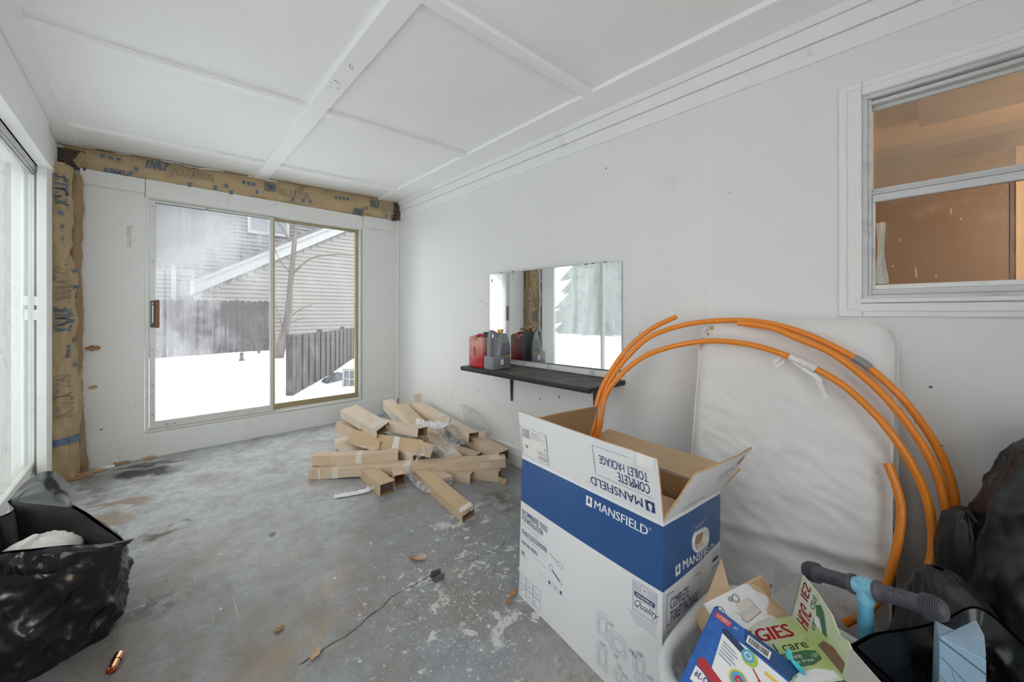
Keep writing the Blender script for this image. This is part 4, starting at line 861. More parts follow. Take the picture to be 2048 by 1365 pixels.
# ------------------------------------------------------------------ mattress, conduit coil
def mattress():
    t = thing('crib_mattress', (1.98, .45, -.13), 'white crib mattress leaning on the right wall below the window', 'mattress')
    y0, y1 = .085, .835; b = Vector((1.945, 0, -.145)); top = Vector((2.195, 0, 1.215)); up = (top - b); Lh = up.length; up.normalize(); n = Vector((-up.z, 0, up.x)); n.normalize()
    th = .095
    def edge(u, v):
        # rounded top corners
        rad = .10; y = y1 + (y1 - y0) * 0 - (y1 - y0) * u; h = Lh * v
        return y, h
    def surf(u, v):
        y, h = edge(u, v); w = y1 - y0; rad = .085; a = u * w; x = min(a, w - a)
        hm = Lh - (rad - math.sqrt(max(0, rad * rad - (rad - min(x, rad)) ** 2)))
        h = h * hm / Lh
        e = min(1, min(x, Lh * (1 - v)) / .05); bulge = -.025 * (1 - e) ** 2
        p = Vector((0, y, h)); k = 0.0
        k += .010 * ridge((p.y * 1.0, p.z * 2.2, 0), 2.6, 1.0) * min(1, x / .06)
        k += .006 * ridge((p.y * .8 + p.z * .7, p.z * 2.6 - p.y * 1.3, 0), 6.5, 4.0) * (.4 + .6 * max(0, 1 - abs(v - .45) * 1.6))
        k += .004 * ridge((p.y + p.z * .9, p.z * 1.4 - p.y, 0), 13, 8.0) * max(0, 1 - min(u, 1 - u) * 3)
        if v < .72: k += .016 * math.exp(-((v - .30 - .06 * (u - .5)) / .018) ** 2) * (.4 + .6 * u); k -= .012 * math.exp(-((v - .265 - .05 * (u - .5)) / .022) ** 2)
        return Vector((b.x, 0, b.z)) + up * h + Vector((0, y, 0)) + n * (bulge + k)
    bm = B(); grid(bm, surf, 72, 120); put('front_cover', bm, MATT, t, smooth=180)
    outline = [surf(0, v / 60) for v in range(61)] + [surf(u / 40, 1) for u in range(1, 41)] + [surf(1, 1 - v / 60) for v in range(1, 61)]
    bm = B(); tube(bm, outline, .0055, 6); put('piping', bm, PIPING, t, smooth=60)
    bm = B(); A = [bm.verts.new(p) for p in outline]; c = Vector((0, (y0 + y1) / 2, 0))
    C = []
    for p in outline:
        o = Vector((0, .010 if p.y < .46 else -.0, 0)); q = p - n * th; q.y = p.y + (-.012 if p.y < .46 else .006); C.append(bm.verts.new(q))
    for i in range(len(A) - 1): bm.faces.new((A[i], A[i + 1], C[i + 1], C[i]))
    bm.faces.new(C); put('side_band', bm, MATT, t)
    bm = B(); tube(bm, [v - n * th + Vector((0, -.012 if v.y < .46 else .006, 0)) for v in outline], .005, 6); put('piping', bm, PIPING, t, smooth=60)
    bm = B(); s = [surf(1, v / 20) for v in range(3, 10)]
    for p, q in zip(s, s[1:]): quad(bm, p - n * .02 + Vector((0, -.004, 0)), q - n * .02 + Vector((0, -.004, 0)), q - n * (th - .02) + Vector((0, -.012, 0)), p - n * (th - .02) + Vector((0, -.012, 0)))
    put('side_vent', bm, MDARK, t)
    # printed care label slanting over the top left corner
    fr = lambda u, v: surf(u, v) + n * .006
    bm = B(); K = lambda u, v: fr(.005 + .150 * u, .905 + .085 * v); K2 = lambda u, v: K(u, v) + n * .0015
    poly(bm, [K(.0, .0), K(.22, .15), K(1.0, .98), K(.6, 1.0), K(.0, .97)]); lb = put('care_label', bm, PAPERW, t)
    bm = B(); disc(bm, K2, .10, .35, .12, .17, n=14); disc(bm, K2, .17, .24, .07, .10, n=10); put('printed_picture', bm, PINKT, lb)
    bm = B(); patch(bm, K2, .52, .62, .66, .80); put('printed_square', bm, M('olive ink', (.40, .42, .08), .5), lb)
    bm = B(); patch(bm, K2, .36, .44, .46, .50); patch(bm, K2, .36, .54, .46, .56); put('printed_flag', bm, REDD, lb)
    bm = B()
    for i in range(6): line(bm, K2, .20 + .03 * i, .62 + .02 * i, .48 + .05 * i if i < 3 else .50, .66 + .05 * i, .012)
    put('printed_lines', bm, GREYINK, lb)
    bm = B(); s = [surf(.06 + .012 * i, 1.0) for i in range(15)]
    for p, q in zip(s, s[1:]): quad(bm, p + n * .006 + up * .008, q + n * .006 + up * .008, q - n * .02 + up * .010, p - n * .02 + up * .010)
    put('top_label', bm, M('pale green label', (.50, .58, .55), .5), t)
mattress()

def coil():
    t = thing('conduit_coil', (2.0, .7, -.1), 'loose coil of bright orange plastic conduit leaning against the wall', 'conduit coil')
    r = .0138
    low_l = [(1.88, 1.42, .40), (1.885, 1.37, .22), (1.88, 1.24, .06), (1.86, 1.0, -.04)]
    low_r = [(1.84, .72, -.085), (1.86, .42, -.06), (1.90, .20, .03), (1.95, .10, .14)]
    C = {k: [Vector(p) for p in v] for k, v in COIL.items()}
    def strand(pts, off=(0, 0, 0)):
        bm = B(); P = smooth_path([Vector(p) + Vector(off) for p in pts], 9); tube(bm, P, r, 14); return put('strand', bm, ORANGE, t, smooth=60), P
    lift0 = Vector((-.020, 0, 0))
    a = list(reversed(C['a']))
    strand(a + low_l[:] + low_r + list(C['b'])[:2] + C['b'][2:] if False else a + low_l + low_r[:3])
    s, P = strand(C['b'] + [(1.90, 1.40, .36), (1.90, 1.32, .16), (1.88, 1.14, .0)], (-.004, 0, 0))
    strand(C['c'], (-.032, 0, 0))
    strand(C['d'] + [(1.905, 1.38, .38), (1.90, 1.27, .14), (1.88, 1.0, -.03)], (-.03, 0, 0))
    e = C['e']; bm = B(); Pe = smooth_path(e, 9); tube(bm, Pe, r, 14); put('strand', bm, ORANGE, t, smooth=60)
    bm = B(); tube(bm, smooth_path([(1.60, .16, .155), (1.66, .20, .125), (1.74, .27, .10), (1.82, .36, .06)], 6), r, 14); put('strand', bm, ORANGE, t, smooth=60)
    # grey tape sleeve on the outer strand, wrapped clear film with a dangling tail on the inner one
    i0 = min(range(len(P)), key=lambda i: (P[i] - (C['b'][9] + C['b'][8]) / 2).length)
    bm = B(); tube(bm, P[i0 - 4:i0 + 5], r + .0018, 14); put('tape_band', bm, GTAPE, t, smooth=60, label='grey tape band')
    d = [p + Vector((-.03, 0, 0)) for p in C['d']]; dp = smooth_path(d, 9); j0 = min(range(len(dp)), key=lambda i: (dp[i] - (C['d'][10] + Vector((-.03, 0, 0)) + (C['d'][9] + Vector((-.03, 0, 0)) - C['d'][10] - Vector((-.03, 0, 0))) * .1)).length)
    bm = B(); seg = dp[j0 - 3:j0 + 4]; tube(bm, seg, [r + .003 + .004 * abs(mnoise.noise(p * 60)) for p in seg], 12); q = dp[j0 - 3]
    wr = put('film_wrap', bm, FILMW, t, smooth=40)
    bm = B(); q = dp[j0 + 2]
    for k, (dy, dz) in enumerate((((-.055, -.050), (-.105, -.105)), ((-.05, -.055), (-.085, -.155)))) if False else []: pass
    tail = [q + Vector((-.012, 0, -.008)), q + Vector((-.014, -.045, -.045)), q + Vector((-.012, -.085, -.075)), q + Vector((-.008, -.10, -.125)), q + Vector((-.006, -.115, -.155))]
    tp = smooth_path(tail, 5)
    for x, y in zip(tp, tp[1:]): wd = Vector((0, .012, -.006)) * (.6 + .4 * abs(mnoise.noise(x * 40))); quad(bm, x + wd, y + wd, y - wd, x - wd)
    put('film_tail', bm, FILMW, wr)
    bm = B(); kp = smooth_path([q + Vector((-.01, .05, -.002)), q + Vector((-.022, .075, -.02)), q + Vector((-.02, .06, -.035)), q + Vector((-.01, .035, -.012))], 5)
    for x, y in zip(kp, kp[1:]): quad(bm, x + Vector((0, 0, .007)), y + Vector((0, 0, .007)), y - Vector((0, 0, .007)), x - Vector((0, 0, .007)))
    put('film_tail', bm, FILMW, wr)
    # foil shred caught near the low end
    m = Pe[-6]; bm = B(); pts = [m + Vector((-.02, -.02, .004)), m + Vector((-.03, .02, .035)), m + Vector((-.03, .055, .06)), m + Vector((-.03, .085, .08))]; sp = smooth_path(pts, 4)
    for x, y in zip(sp, sp[1:]): wd = Vector((0, .010, .016)) * (.5 + abs(mnoise.noise(x * 50))); quad(bm, x + wd, y + wd, y - wd, x - wd)
    put('film_shred', bm, FILM, t); bm = B(); tube(bm, Pe[-16:-6], [r + .002 + .003 * abs(mnoise.noise(p * 70)) for p in Pe[-16:-6]], 12); put('film_wrap', bm, FILM, t, smooth=40)
coil()

# ------------------------------------------------------------------ big printed carton
def carton():
    t = thing('toilet_carton', ((BOX_BOT[0][0] + BOX_BOT[2][0]) / 2, (BOX_BOT[0][1] + BOX_BOT[2][1]) / 2, -.1), 'large open white and blue toilet carton standing on the floor', 'box')
    bot = [Vector(p) for p in BOX_BOT]; top = [Vector(p) for p in BOX_TOP]; A, Mm, E, D = 0, 1, 2, 3
    names = ['front', 'right', 'far', 'left']; pairs = [(A, Mm), (Mm, E), (E, D), (D, A)]
    cen = sum(bot, Vector()) / 4; th = .006
    def inset(p): d = Vector((cen.x - p.x, cen.y - p.y, 0)).normalized(); return p + d * th * 1.6
    for (i, j) in pairs:
        P = bil(bot[i], bot[j], top[j], top[i]); n = ((bot[j] - bot[i]).cross(top[i] - bot[i])).normalized()
        def S(u, v, P=P, n=n):
            bu = .010 * math.sin(math.pi * min(1, max(0, u))) * math.sin(math.pi * min(1, max(0, v))) + .0015 * fbm((u * 4, v * 4, i), 1)
            return P(u, v) + n * bu
        bm = B(); nu = 16
        for v0, v1, mi in ((0, .678, 0), (.678, .982, 1), (.982, 1, 0)):
            nv = max(1, int((v1 - v0) * 16))
            for a in range(nu):
                for c in range(nv):
                    va, vb = v0 + (v1 - v0) * c / nv, v0 + (v1 - v0) * (c + 1) / nv
                    if i == Mm and .42 <= (a + .5) / nu <= .69 and .735 < (va + vb) / 2 < .86: continue
                    quad(bm, S(a / nu, va), S((a + 1) / nu, va), S((a + 1) / nu, vb), S(a / nu, vb), mi)
        side = put('side_panel', bm, [BWHITE, BBLUE], t, smooth=60, weld=True)
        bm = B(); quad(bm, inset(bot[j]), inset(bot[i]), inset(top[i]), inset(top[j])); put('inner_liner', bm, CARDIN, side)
        if i in (A, Mm):
            L = lift(S, .0006); L2 = lift(S, .0011); w = B(); nv = B(); gl = B()
            def logo(bm, u0, v0, u1, v1, dr):
                patch(bm, L, u0, v0, u1, v1)
                disc(dr, L2, (u0 + u1) / 2, v0 + (v1 - v0) * .48, (u1 - u0) * .24, (v1 - v0) * .22, n=12)
                poly(dr, [L2(u0 + (u1 - u0) * .30, v0 + (v1 - v0) * .60), L2(u0 + (u1 - u0) * .70, v0 + (v1 - v0) * .60), L2((u0 + u1) / 2, v1 + .002)])
                poly(dr, [L2(u0 - .001, v1 + .001), L2(u0 + (u1 - u0) * .30, v1 + .001), L2((u0 + u1) / 2, v0 + (v1 - v0) * .72)]) if False else None
        if i == A:
            bl = B()
            logo(w, .558, .898, .598, .952, bl); letters(w, L, 'MANSFIELD', .615, .902, .925, .947, .012); letters(w, L, '®', .930, .936, .942, .948)
            letters(nv, L, 'RECOMMENDED TOOLS', .018, .588, .268, .626, .022); letters(nv, L, 'FOR INSTALLATION', .018, .544, .225, .582, .022)
            letters(nv, L, 'STRAIGHT EDGE SCREWDRIVER', .018, .452, .268, .487, .012); letters(nv, L, 'ADJUSTABLE WRENCH', .018, .376, .182, .408, .012); letters(nv, L, 'LEVEL', .018, .305, .056, .335, .012)
            for v in (.505, .425, .352, .285): line(gl, L, .018, v + .012, .262, v, .0025)
            for v in (.530, .524, .440): line(gl, L, .018, v, .20, v, .0015)
            # screwdriver, wrench, level
            line(nv, L, .292, .470, .360, .452, .003); rect(gl, L, .360, .436, .402, .462, .003); line(nv, L, .318, .372, .378, .345, .010); disc(gl, L, .305, .385, .018, .022, r0=.75); disc(gl, L, .388, .340, .012, .014, r0=.7); rect(gl, L, .285, .270, .395, .290, .003); patch(nv, L, .285, .270, .298, .290); patch(nv, L, .382, .270, .395, .290); letters(nv, L, '0', .336, .275, .346, .286)
            for c in range(3):
                for r in range(2):
                    u0, v0 = .006 + .070 * c, .020 + .075 * r; rect(gl, L, u0, v0, u0 + .064, v0 + .070, .003); disc(gl, L, u0 + .03, v0 + .04, .015, .018, r0=.85, n=14, a0=c + r, a1=c + r + 4.2); line(gl, L, u0 + .012, v0 + .02, u0 + .05, v0 + .055 - .02 * c, .003)
            def quality(u0, v0, u1, v1):
                W, H = u1 - u0, v1 - v0; X = lambda a: u0 + W * a; Y = lambda b: v0 + H * b
                rect(gl, L, u0, v0, u1, v1, .003)
                for k in range(9): line(gl, L, X(.02), Y(.70 + .03 * k), X(.30), Y(.70 + .03 * k), .0018); line(gl, L, X(.70), Y(.70 + .03 * k), X(.98), Y(.70 + .03 * k), .0018)
                rect(gl, L, X(.33), Y(.72), X(.66), Y(.96), .003); letters(nv, L, '1929', X(.42), Y(.80), X(.58), Y(.88))
                patch(nv, L, X(.06), Y(.50), X(.94), Y(.66)); letters(w, L2, 'MANSFIELD', X(.14), Y(.54), X(.86), Y(.62), .02)
                letters(nv, L, 'Quality', X(-.03), Y(.12), X(.97), Y(.42), -.004, skew=.18)
                line(gl, L, X(.03), Y(.06), X(.97), Y(.06), .003); line(gl, L, X(.1), Y(.46), X(.9), Y(.46), .002)
            quality(.855, .505, .972, .655)
            for k in range(4): line(gl, L, .83 + .012 * k, .490 - .012 * k, .972, .490 - .012 * k, .003)
            # dimensioned drawings
            for u0, v0, u1, v1 in ((.655, .24, .715, .36), (.735, .22, .82, .31), (.655, .06, .71, .19), (.87, .20, .92, .30), (.83, .02, .92, .13), (.76, .07, .80, .13)):
                rect(gl, L, u0, v0, u1, v1, .0018); rect(gl, L, u0 + .008, v0 + .012, u1 - .008, v1 - .012, .0018); disc(gl, L, (u0 + u1) / 2, (v0 + v1) / 2, (u1 - u0) * .34, (v1 - v0) * .34, r0=.93, n=18); line(gl, L, u0 - .012, v0, u0 - .012, v1, .0015); line(gl, L, u0, v1 + .012, u1, v1 + .012, .0015)
            for u0, v0 in ((.72, .345), (.75, .20), (.835, .295), (.85, .285), (.93, .24), (.88, .315), (.77, .16), (.80, .14), (.67, .20), (.93, .16)): letters(nv, L, '14 1/8 IN', u0, v0, u0 + .030, v0 + .008); letters(nv, L, '359 MM', u0, v0 - .011, u0 + .026, v0 - .003)
            for k in range(3): line(gl, L, .86, .185 - .009 * k, .92, .185 - .009 * k, .002)
            put('logo_cutout', bl, BBLUE, side)
        if i == Mm:
            bl = B(); logo(w, .165, .707, .230, .757, bl)
            # the lettering climbs a little along this side
            K = lambda u, v: L(u, v - .09 * (u - .27))
            letters(w, K, 'MANSFIELD', .270, .713, .835, .760, .012); letters(w, K, '®', .845, .74, .866, .754)
            F2 = lambda u, v: L(u, v - .06 * (u - .05))
            rect(nv, F2, .05, .505, .545, .650, .0035); letters(nv, F2, 'COMPLETE', .095, .572, .355, .625, .018); letters(nv, F2, 'TOILET PACKAGE', .095, .512, .50, .562, .018)
            line(nv, F2, .05, .470, .545, .470, .003); letters(nv, F2, 'COMPLETE TOILET PACKAGE INCLUDES', .13, .408, .66, .438, .012); line(gl, F2, .12, .395, .70, .395, .0025); line(gl, F2, .12, .380, .55, .380, .0025)
            def small(u0, v0, u1, v1):
                rect(gl, F2, u0, v0, u1, v1, .004); patch(nv, F2, u0 + .03, v0 + .062, u1 - .02, v0 + .082)
                for k in range(5): line(gl, F2, u0 + .02, v1 - .008 - .006 * k, u1 - .02, v1 - .008 - .006 * k, .002)
                letters(nv, F2, 'Quality', u0 + .01, v0 + .012, u1 - .01, v0 + .045, skew=.15)
            small(.78, .575, .965, .690)
            for k in range(3): disc(gl, L, .57, .905 - .006 * k, .14 - .02 * k, .022, r0=.93, a0=3.4, a1=6.0, n=12)
            letters(gl, L, 'LIFT', .50, .868, .64, .890)
            # moulded hand hole
            cu, cv, n_ = .560, .800, 28; ring = B()
            def sh(k, s, dpt):
                a = 2 * math.pi * k / n_; r = .036 * s; x = r * math.cos(a) + math.copysign(.038, math.cos(a)) * (1 if abs(math.cos(a)) > .05 else 0); y = r * math.sin(a)
                return lift(S, dpt)(cu + x / .519, cv + y / .66 - .05 * x / .519)
            for s0, d0, s1, d1_ in ((1.02, .000, .98, .007), (.98, .007, .78, .007), (.78, .007, .74, -.03)):
                for k in range(n_): quad(ring, sh(k, s0, d0), sh(k + 1, s0, d0), sh(k + 1, s1, d1_), sh(k, s1, d1_))
            put('hand_hole_rim', ring, BASKET_W, side, smooth=40)
            fill = B()
            for k in range(n_):
                c, d = math.cos(2 * math.pi * k / n_), math.sin(2 * math.pi * k / n_); c2, d2 = math.cos(2 * math.pi * (k + 1) / n_), math.sin(2 * math.pi * (k + 1) / n_)
                ou = lambda c, d: lift(S, .0003)(cu + .155 * math.copysign(min(1, abs(c) * 1.42), c), cv + .075 * math.copysign(min(1, abs(d) * 1.42), d))
                quad(fill, sh(k, 1.0, .0003), sh(k + 1, 1.0, .0003), ou(c2, d2), ou(c, d))
            put('hand_hole_surround', fill, BBLUE, side)
            put('logo_cutout', bl, BBLUE, side)
        if i in (A, Mm):
            put('white_lettering', w, PRWHITE, side); put('navy_lettering', nv, NAVY, side); put('line_drawings', gl, NAVYL, side)
    # bottom, inner fitting
    bm = B(); quad(bm, bot[A], bot[Mm], bot[E], bot[D]); put('base', bm, CARDIN, t)
    k = lambda a, b, f: a + (b - a) * f
    bm = B(); z = Vector((0, 0, -.10)); pts = [k(top[A], top[D], .12) + z, k(top[Mm], top[E], .12) + z, k(top[Mm], top[E], .92) + z, k(top[A], top[D], .92) + z]; poly(bm, pts); put('inner_pad', bm, CARD2, t)
    # flaps
    def flap(e0, e1, o1, o0, outm, inm, notch=0.0):
        e0, e1, o1, o0 = map(Vector, (e0, e1, o1, o0)); P = bil(e0, e1, o1, o0); n = (e1 - e0).cross(o0 - e0).normalized()
        def Q(u, v): return P(u, v) + n * (.004 * math.sin(math.pi * u) * v + .003 * fbm((u * 5, v * 3, 2), 1) * v)
        bm = B(); V = grid(bm, Q, 14, 6); f = put('flap', bm, outm, t, smooth=60)
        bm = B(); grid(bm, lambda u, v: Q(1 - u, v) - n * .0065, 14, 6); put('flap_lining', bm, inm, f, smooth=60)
        bm = B()
        rim = [Q(0, i / 6) for i in range(7)] + [Q(i / 14, 1) for i in range(1, 15)] + [Q(1, 1 - i / 6) for i in range(1, 7)]
        for a, b in zip(rim, rim[1:]): quad(bm, a, b, b - n * .0065, a - n * .0065)
        put('flap_edge', bm, CARDED, f); return f, Q
    ff, Q = flap(top[A], top[Mm], FLAP_FRONT[1], FLAP_FRONT[0], BWHITE, CARDIN)
    L = lift(Q, .0007); L2 = lift(Q, .0012); nv = B(); gl = B(); w = B()
    letters(nv, L, 'MANSFIELD', .592, .10, .902, .255, .012, turn=2); patch(nv, L, .918, .09, .965, .265); disc(w, L2, .942, .19, .011, .04, n=12); poly(w, [L2(.932, .15), L2(.952, .15), L2(.942, .088)]); letters(nv, L, '®', .578, .10, .588, .14, turn=2)
    letters(nv, L, 'COMPLETE', .775, .375, .948, .535, .02, turn=2); letters(nv, L, 'TOILET PACKAGE', .668, .565, .945, .72, .02, turn=2); line(nv, L, .64, .33, .962, .33, .006); line(nv, L, .632, .33, .632, .86, .0025); line(nv, L, .632, .86, .94, .86, .006)
    st = B(); patch(st, L, .012, .06, .262, .70, n=6); sticker = put('sticker', st, PAPERW, ff)
    letters(gl, L2, '013010017', .165, .11, .255, .19, .01, turn=2); letters(gl, L2, '135CTK PROFIT 1', .160, .22, .25, .29, .0, turn=2); letters(gl, L2, '08', .232, .33, .25, .39, .01, turn=2)
    rng = random.Random(1); u = .025
    while u < .10: 
        wd = rng.choice((.002, .004, .006)); patch(gl, L2, u, .46, u + wd, .66); u += wd + rng.choice((.002, .004))
    for k_ in range(7): line(gl, L2, .115, .50 + .022 * k_, .20, .50 + .022 * k_, .006)
    line(gl, L2, .215, .48, .245, .48, .008); line(gl, L2, .215, .55, .245, .55, .008); rect(gl, L2, .012, .06, .262, .70, .006)
    rd = B(); letters(rd, L2, 'MX', .048, .24, .072, .31, .02, turn=2); put('red_print', rd, REDD, sticker)
    put('navy_lettering', nv, NAVY, ff); put('small_print', gl, GREYINK, ff); put('logo_cutout', w, BWHITE, ff)
    # peeled tape curl at the corner
    bm = B(); c0, c1 = L(.905, 1.0), L(.965, .93)
    grid(bm, lambda u, v: L(.90 + .085 * u, 1.0 - .30 * v * (1 - .3 * u)) + (L(.5, .5) - Q(.5, .5)) * (30 * (v * (1 - v)) * (1.3 - u)), 8, 8); put('tape_curl', bm, PAPERW, ff, smooth=60)
    fr, Q = flap(top[Mm], top[E], FLAP_RIGHT[1], FLAP_RIGHT[0], BWHITE, CARD2)
    L = lift(Q, .0007); gl = B(); rd = B()
    for k_ in range(7): line(gl, L, .18, .42 + .055 * k_, .92 - .06 * (k_ % 3), .42 + .055 * k_, .008)
    letters(gl, L, 'WARRANTY', .22, .10, .60, .16, 0, turn=2); letters(rd, L, 'IMPORTANT', .55, .58, .86, .64, .01, turn=2); disc(rd, L, .90, .78, .05, .10, n=14); put('small_print', gl, GREYINK, fr); put('red_print', rd, M('faded red ink', (.45, .20, .20), .5), fr)
    flap(top[E], top[D], FLAP_FAR[1], FLAP_FAR[0], BWHITE, CARD2)
    flap(top[D], top[A], FLAP_LEFT[1], FLAP_LEFT[0], BWHITE, CARDIN)
carton()
# ------------------------------------------------------------------ heap of long cardboard boxes
PILE_LABEL = {
 'front_long': 'longest tan cardboard box lying across the front of the heap, taped twice',
 'second_front': 'shorter closed cardboard box resting on the front long one, left end free',
 'big_upper': 'wide pale cardboard box topmost on the left side of the heap',
 'under_left': 'cardboard box poking out left under the topmost wide pale one',
 'mid_right': 'cardboard box right of the topmost one, with a black triangular open end',
 'taped_side': 'cardboard box on its edge in the heap centre, tape band and open end flap',
 'open_left': 'short cardboard box with a dark open end below the topmost one',
 'open_mid': 'crumpled open cardboard box in the heap centre just behind the front long one',
 'left_low': 'lowest cardboard box at the left edge of the heap',
 'left_small': 'small cardboard stub between the left boxes of the heap',
 'long_mid': 'long bare cardboard box running from the back of the heap to the front one',
 'back_tall': 'upright cardboard box end nearest the back wall, at the rear of the heap',
 'back_narrow': 'narrow cardboard box second from the right wall with a dark slit beside it',
 'wall_upper': 'upper cardboard box along the right wall with a raised end flap',
 'wall_long': 'cardboard box along the right wall whose dark open end faces the carton',
 'front_diag': 'yellowish flattened cardboard box sticking out of the heap towards the viewer',
 'front_foil': 'open cardboard box with film inside poking out under the front long one',
 'front_end': 'small box end beside the film, under the front long one',
 'front_right': 'box under the right end of the front long one, torn open end',
 'front_label': 'box end with a pale grey label under the front long one',
 'right_small': 'torn small cardboard box in the dark hollow on the right of the heap',
 'front_under': 'box end in the shade below the right half of the front long one',
}
EXT = {'big_upper': (0, 0), 'under_left': (0, .25), 'mid_right': (.25, 0), 'taped_side': (.25, 0), 'open_left': (.2, 0), 'open_mid': (.35, 0), 'left_low': (0, .25), 'left_small': (.1, .15), 'back_tall': (0, .3),
       'wall_upper': (0, 0), 'wall_long': (.25, 0), 'front_foil': (.35, 0), 'front_end': (.4, 0), 'front_right': (.4, 0), 'front_label': (.4, 0), 'right_small': (.2, 0), 'front_under': (.4, 0), 'front_diag': (.4, 0), 'back_narrow': (0, 0), 'long_mid': (0, 0)}
OPEN = {'front_long': (0, 0), 'second_front': (0, 1), 'big_upper': (0, 1), 'under_left': (1, 0), 'mid_right': (0, 1), 'taped_side': (0, 1), 'open_left': (0, 1), 'open_mid': (0, 1), 'left_low': (0, 0), 'left_small': (1, 0), 'back_tall': (0, 0), 'back_narrow': (0, 1),
        'wall_upper': (1, 1), 'wall_long': (0, 1), 'front_diag': (0, 1), 'front_foil': (0, 1), 'front_end': (0, 1), 'front_right': (0, 1), 'front_label': (0, 0), 'right_small': (0, 1), 'front_under': (0, 1), 'long_mid': (0, 0)}
def pile():
    rng = random.Random(21)
    mats = [CARD, CARD2, CARDP]
    for idx, (k, (p, q, wd, ht)) in enumerate(PILE.items()):
        p, q = Vector(p), Vector(q); d = (q - p).normalized(); e0, e1 = EXT.get(k, (0, 0)); p = p - d * e0; q = q + d * e1
        if e0: p.z = max(p.z, zf(p.y) + ht + .002)
        if e1: q.z = max(q.z, zf(q.y) + ht + .002)
        for v in (p, q): v.z = max(v.z, zf(v.y) + ht * .95 + .003)
        d = (q - p); L = d.length; d.normalize(); s = d.cross(Vector((0, 0, 1))).normalized(); u = s.cross(d).normalized()
        roll = {'big_upper': -.16, 'mid_right': .10, 'taped_side': .30, 'front_diag': -.10, 'wall_upper': .06, 'open_mid': -.1, 'under_left': .12}.get(k, rng.uniform(-.04, .04))
        s, u = s * math.cos(roll) + u * math.sin(roll), u * math.cos(roll) - s * math.sin(roll)
        m = CARDP if k in ('big_upper', 'mid_right', 'left_low', 'left_small', 'back_tall', 'wall_upper') else CARD2 if k in ('front_diag', 'open_left', 'front_foil', 'taped_side') else CARD
        base = (p + q) / 2 - u * ht
        t = thing('cardboard_box', base, PILE_LABEL[k], 'box', 'long cardboard boxes heaped on the floor')
        sk = {'front_diag': .22, 'big_upper': .25}.get(k, rng.uniform(-.1, .1))
        def C(f, a, b, k=k, sk=sk):   # f along, a across (-.5..5), b down (0..1)
            sag = .006 * math.sin(math.pi * f) + .003 * fbm((f * 6, a * 2, idx), 1)
            return p + d * (L * f + (sk * wd * a * (1 if f > .5 else -.3))) + s * (wd * a) - u * (ht * b + sag)
        n = max(4, int(L / .06)); bm = B()
        faces = [((-.5, 0), (.5, 0)), ((.5, 0), (.5, 1)), ((.5, 1), (-.5, 1)), ((-.5, 1), (-.5, 0))]
        rings = [[bm.verts.new(C(i / n, a, b)) for a, b in ((-.5, 0), (.5, 0), (.5, 1), (-.5, 1))] for i in range(n + 1)]
        for r0, r1 in zip(rings, rings[1:]):
            for j in range(4): bm.faces.new((r0[j], r1[j], r1[(j + 1) % 4], r0[(j + 1) % 4]))
        o0, o1 = OPEN[k]
        if not o0: bm.faces.new(rings[0])
        if not o1: bm.faces.new(rings[-1][::-1])
        es = [e for e in bm.edges if len(e.link_faces) == 2 and e.calc_face_angle(0) > .6]
        bmesh.ops.bevel(bm, geom=es, offset=.0022, segments=1, affect='EDGES')
        body = put('body', bm, m, t)
        bm = B(); g = .004; rr = [[bm.verts.new(C(i / n + (.0005 if i == 0 else 0), a * (1 - 2 * g / wd), g / ht + b * (1 - 2 * g / ht))) for a, b in ((-.5, 0), (.5, 0), (.5, 1), (-.5, 1))] for i in (0, n // 2, n)]
        for r0, r1 in zip(rr, rr[1:]):
            for j in range(4): bm.faces.new((r0[j], r0[(j + 1) % 4], r1[(j + 1) % 4], r1[j]))
        if o0 or o1:
            for f, o in ((0, o0), (1, o1)):
                if o:
                    r_o = [C(f, a, b) for a, b in ((-.5, 0), (.5, 0), (.5, 1), (-.5, 1))]; r_i = [C(f, a * (1 - 2 * g / wd), g / ht + b * (1 - 2 * g / ht)) for a, b in ((-.5, 0), (.5, 0), (.5, 1), (-.5, 1))]
                    for j in range(4): quad(bm, r_o[j], r_o[(j + 1) % 4], r_i[(j + 1) % 4], r_i[j])
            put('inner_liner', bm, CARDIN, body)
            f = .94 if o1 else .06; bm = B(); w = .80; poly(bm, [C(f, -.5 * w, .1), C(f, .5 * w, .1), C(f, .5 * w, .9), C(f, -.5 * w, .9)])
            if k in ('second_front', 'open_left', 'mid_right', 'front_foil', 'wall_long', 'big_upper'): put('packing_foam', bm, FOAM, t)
            else: bm.free()
        else: bm.free()
        # tape bands, flaps, seams
        def band(f0, f1, mat=TAPE, sides=(0, 1, 3), h=.0012):
            bm = B(); o = [(-.5 - h / wd, -h / ht), (.5 + h / wd, -h / ht), (.5 + h / wd, 1 + h / ht), (-.5 - h / wd, 1 + h / ht)]
            for j in sides:
                a, b = o[j], o[(j + 1) % 4]; quad(bm, C(f0, *a), C(f1, *a), C(f1, *b), C(f0, *b))
            put('tape_band', bm, mat, t)
        if k == 'front_long': band(.115, .145); band(.47, .505); band(.915, .985, sides=(0,)); band(.045, .055)
        elif k == 'second_front': band(.50, .57)
        elif k == 'taped_side': band(.62, .70)
        elif k in ('big_upper',): band(.50, .54); band(.80, .93, sides=(0,))
        elif k in ('back_tall', 'wall_upper', 'wall_long', 'left_small'): band(.45, .52)
        elif k in ('open_mid', 'long_mid'): band(.86, .96)
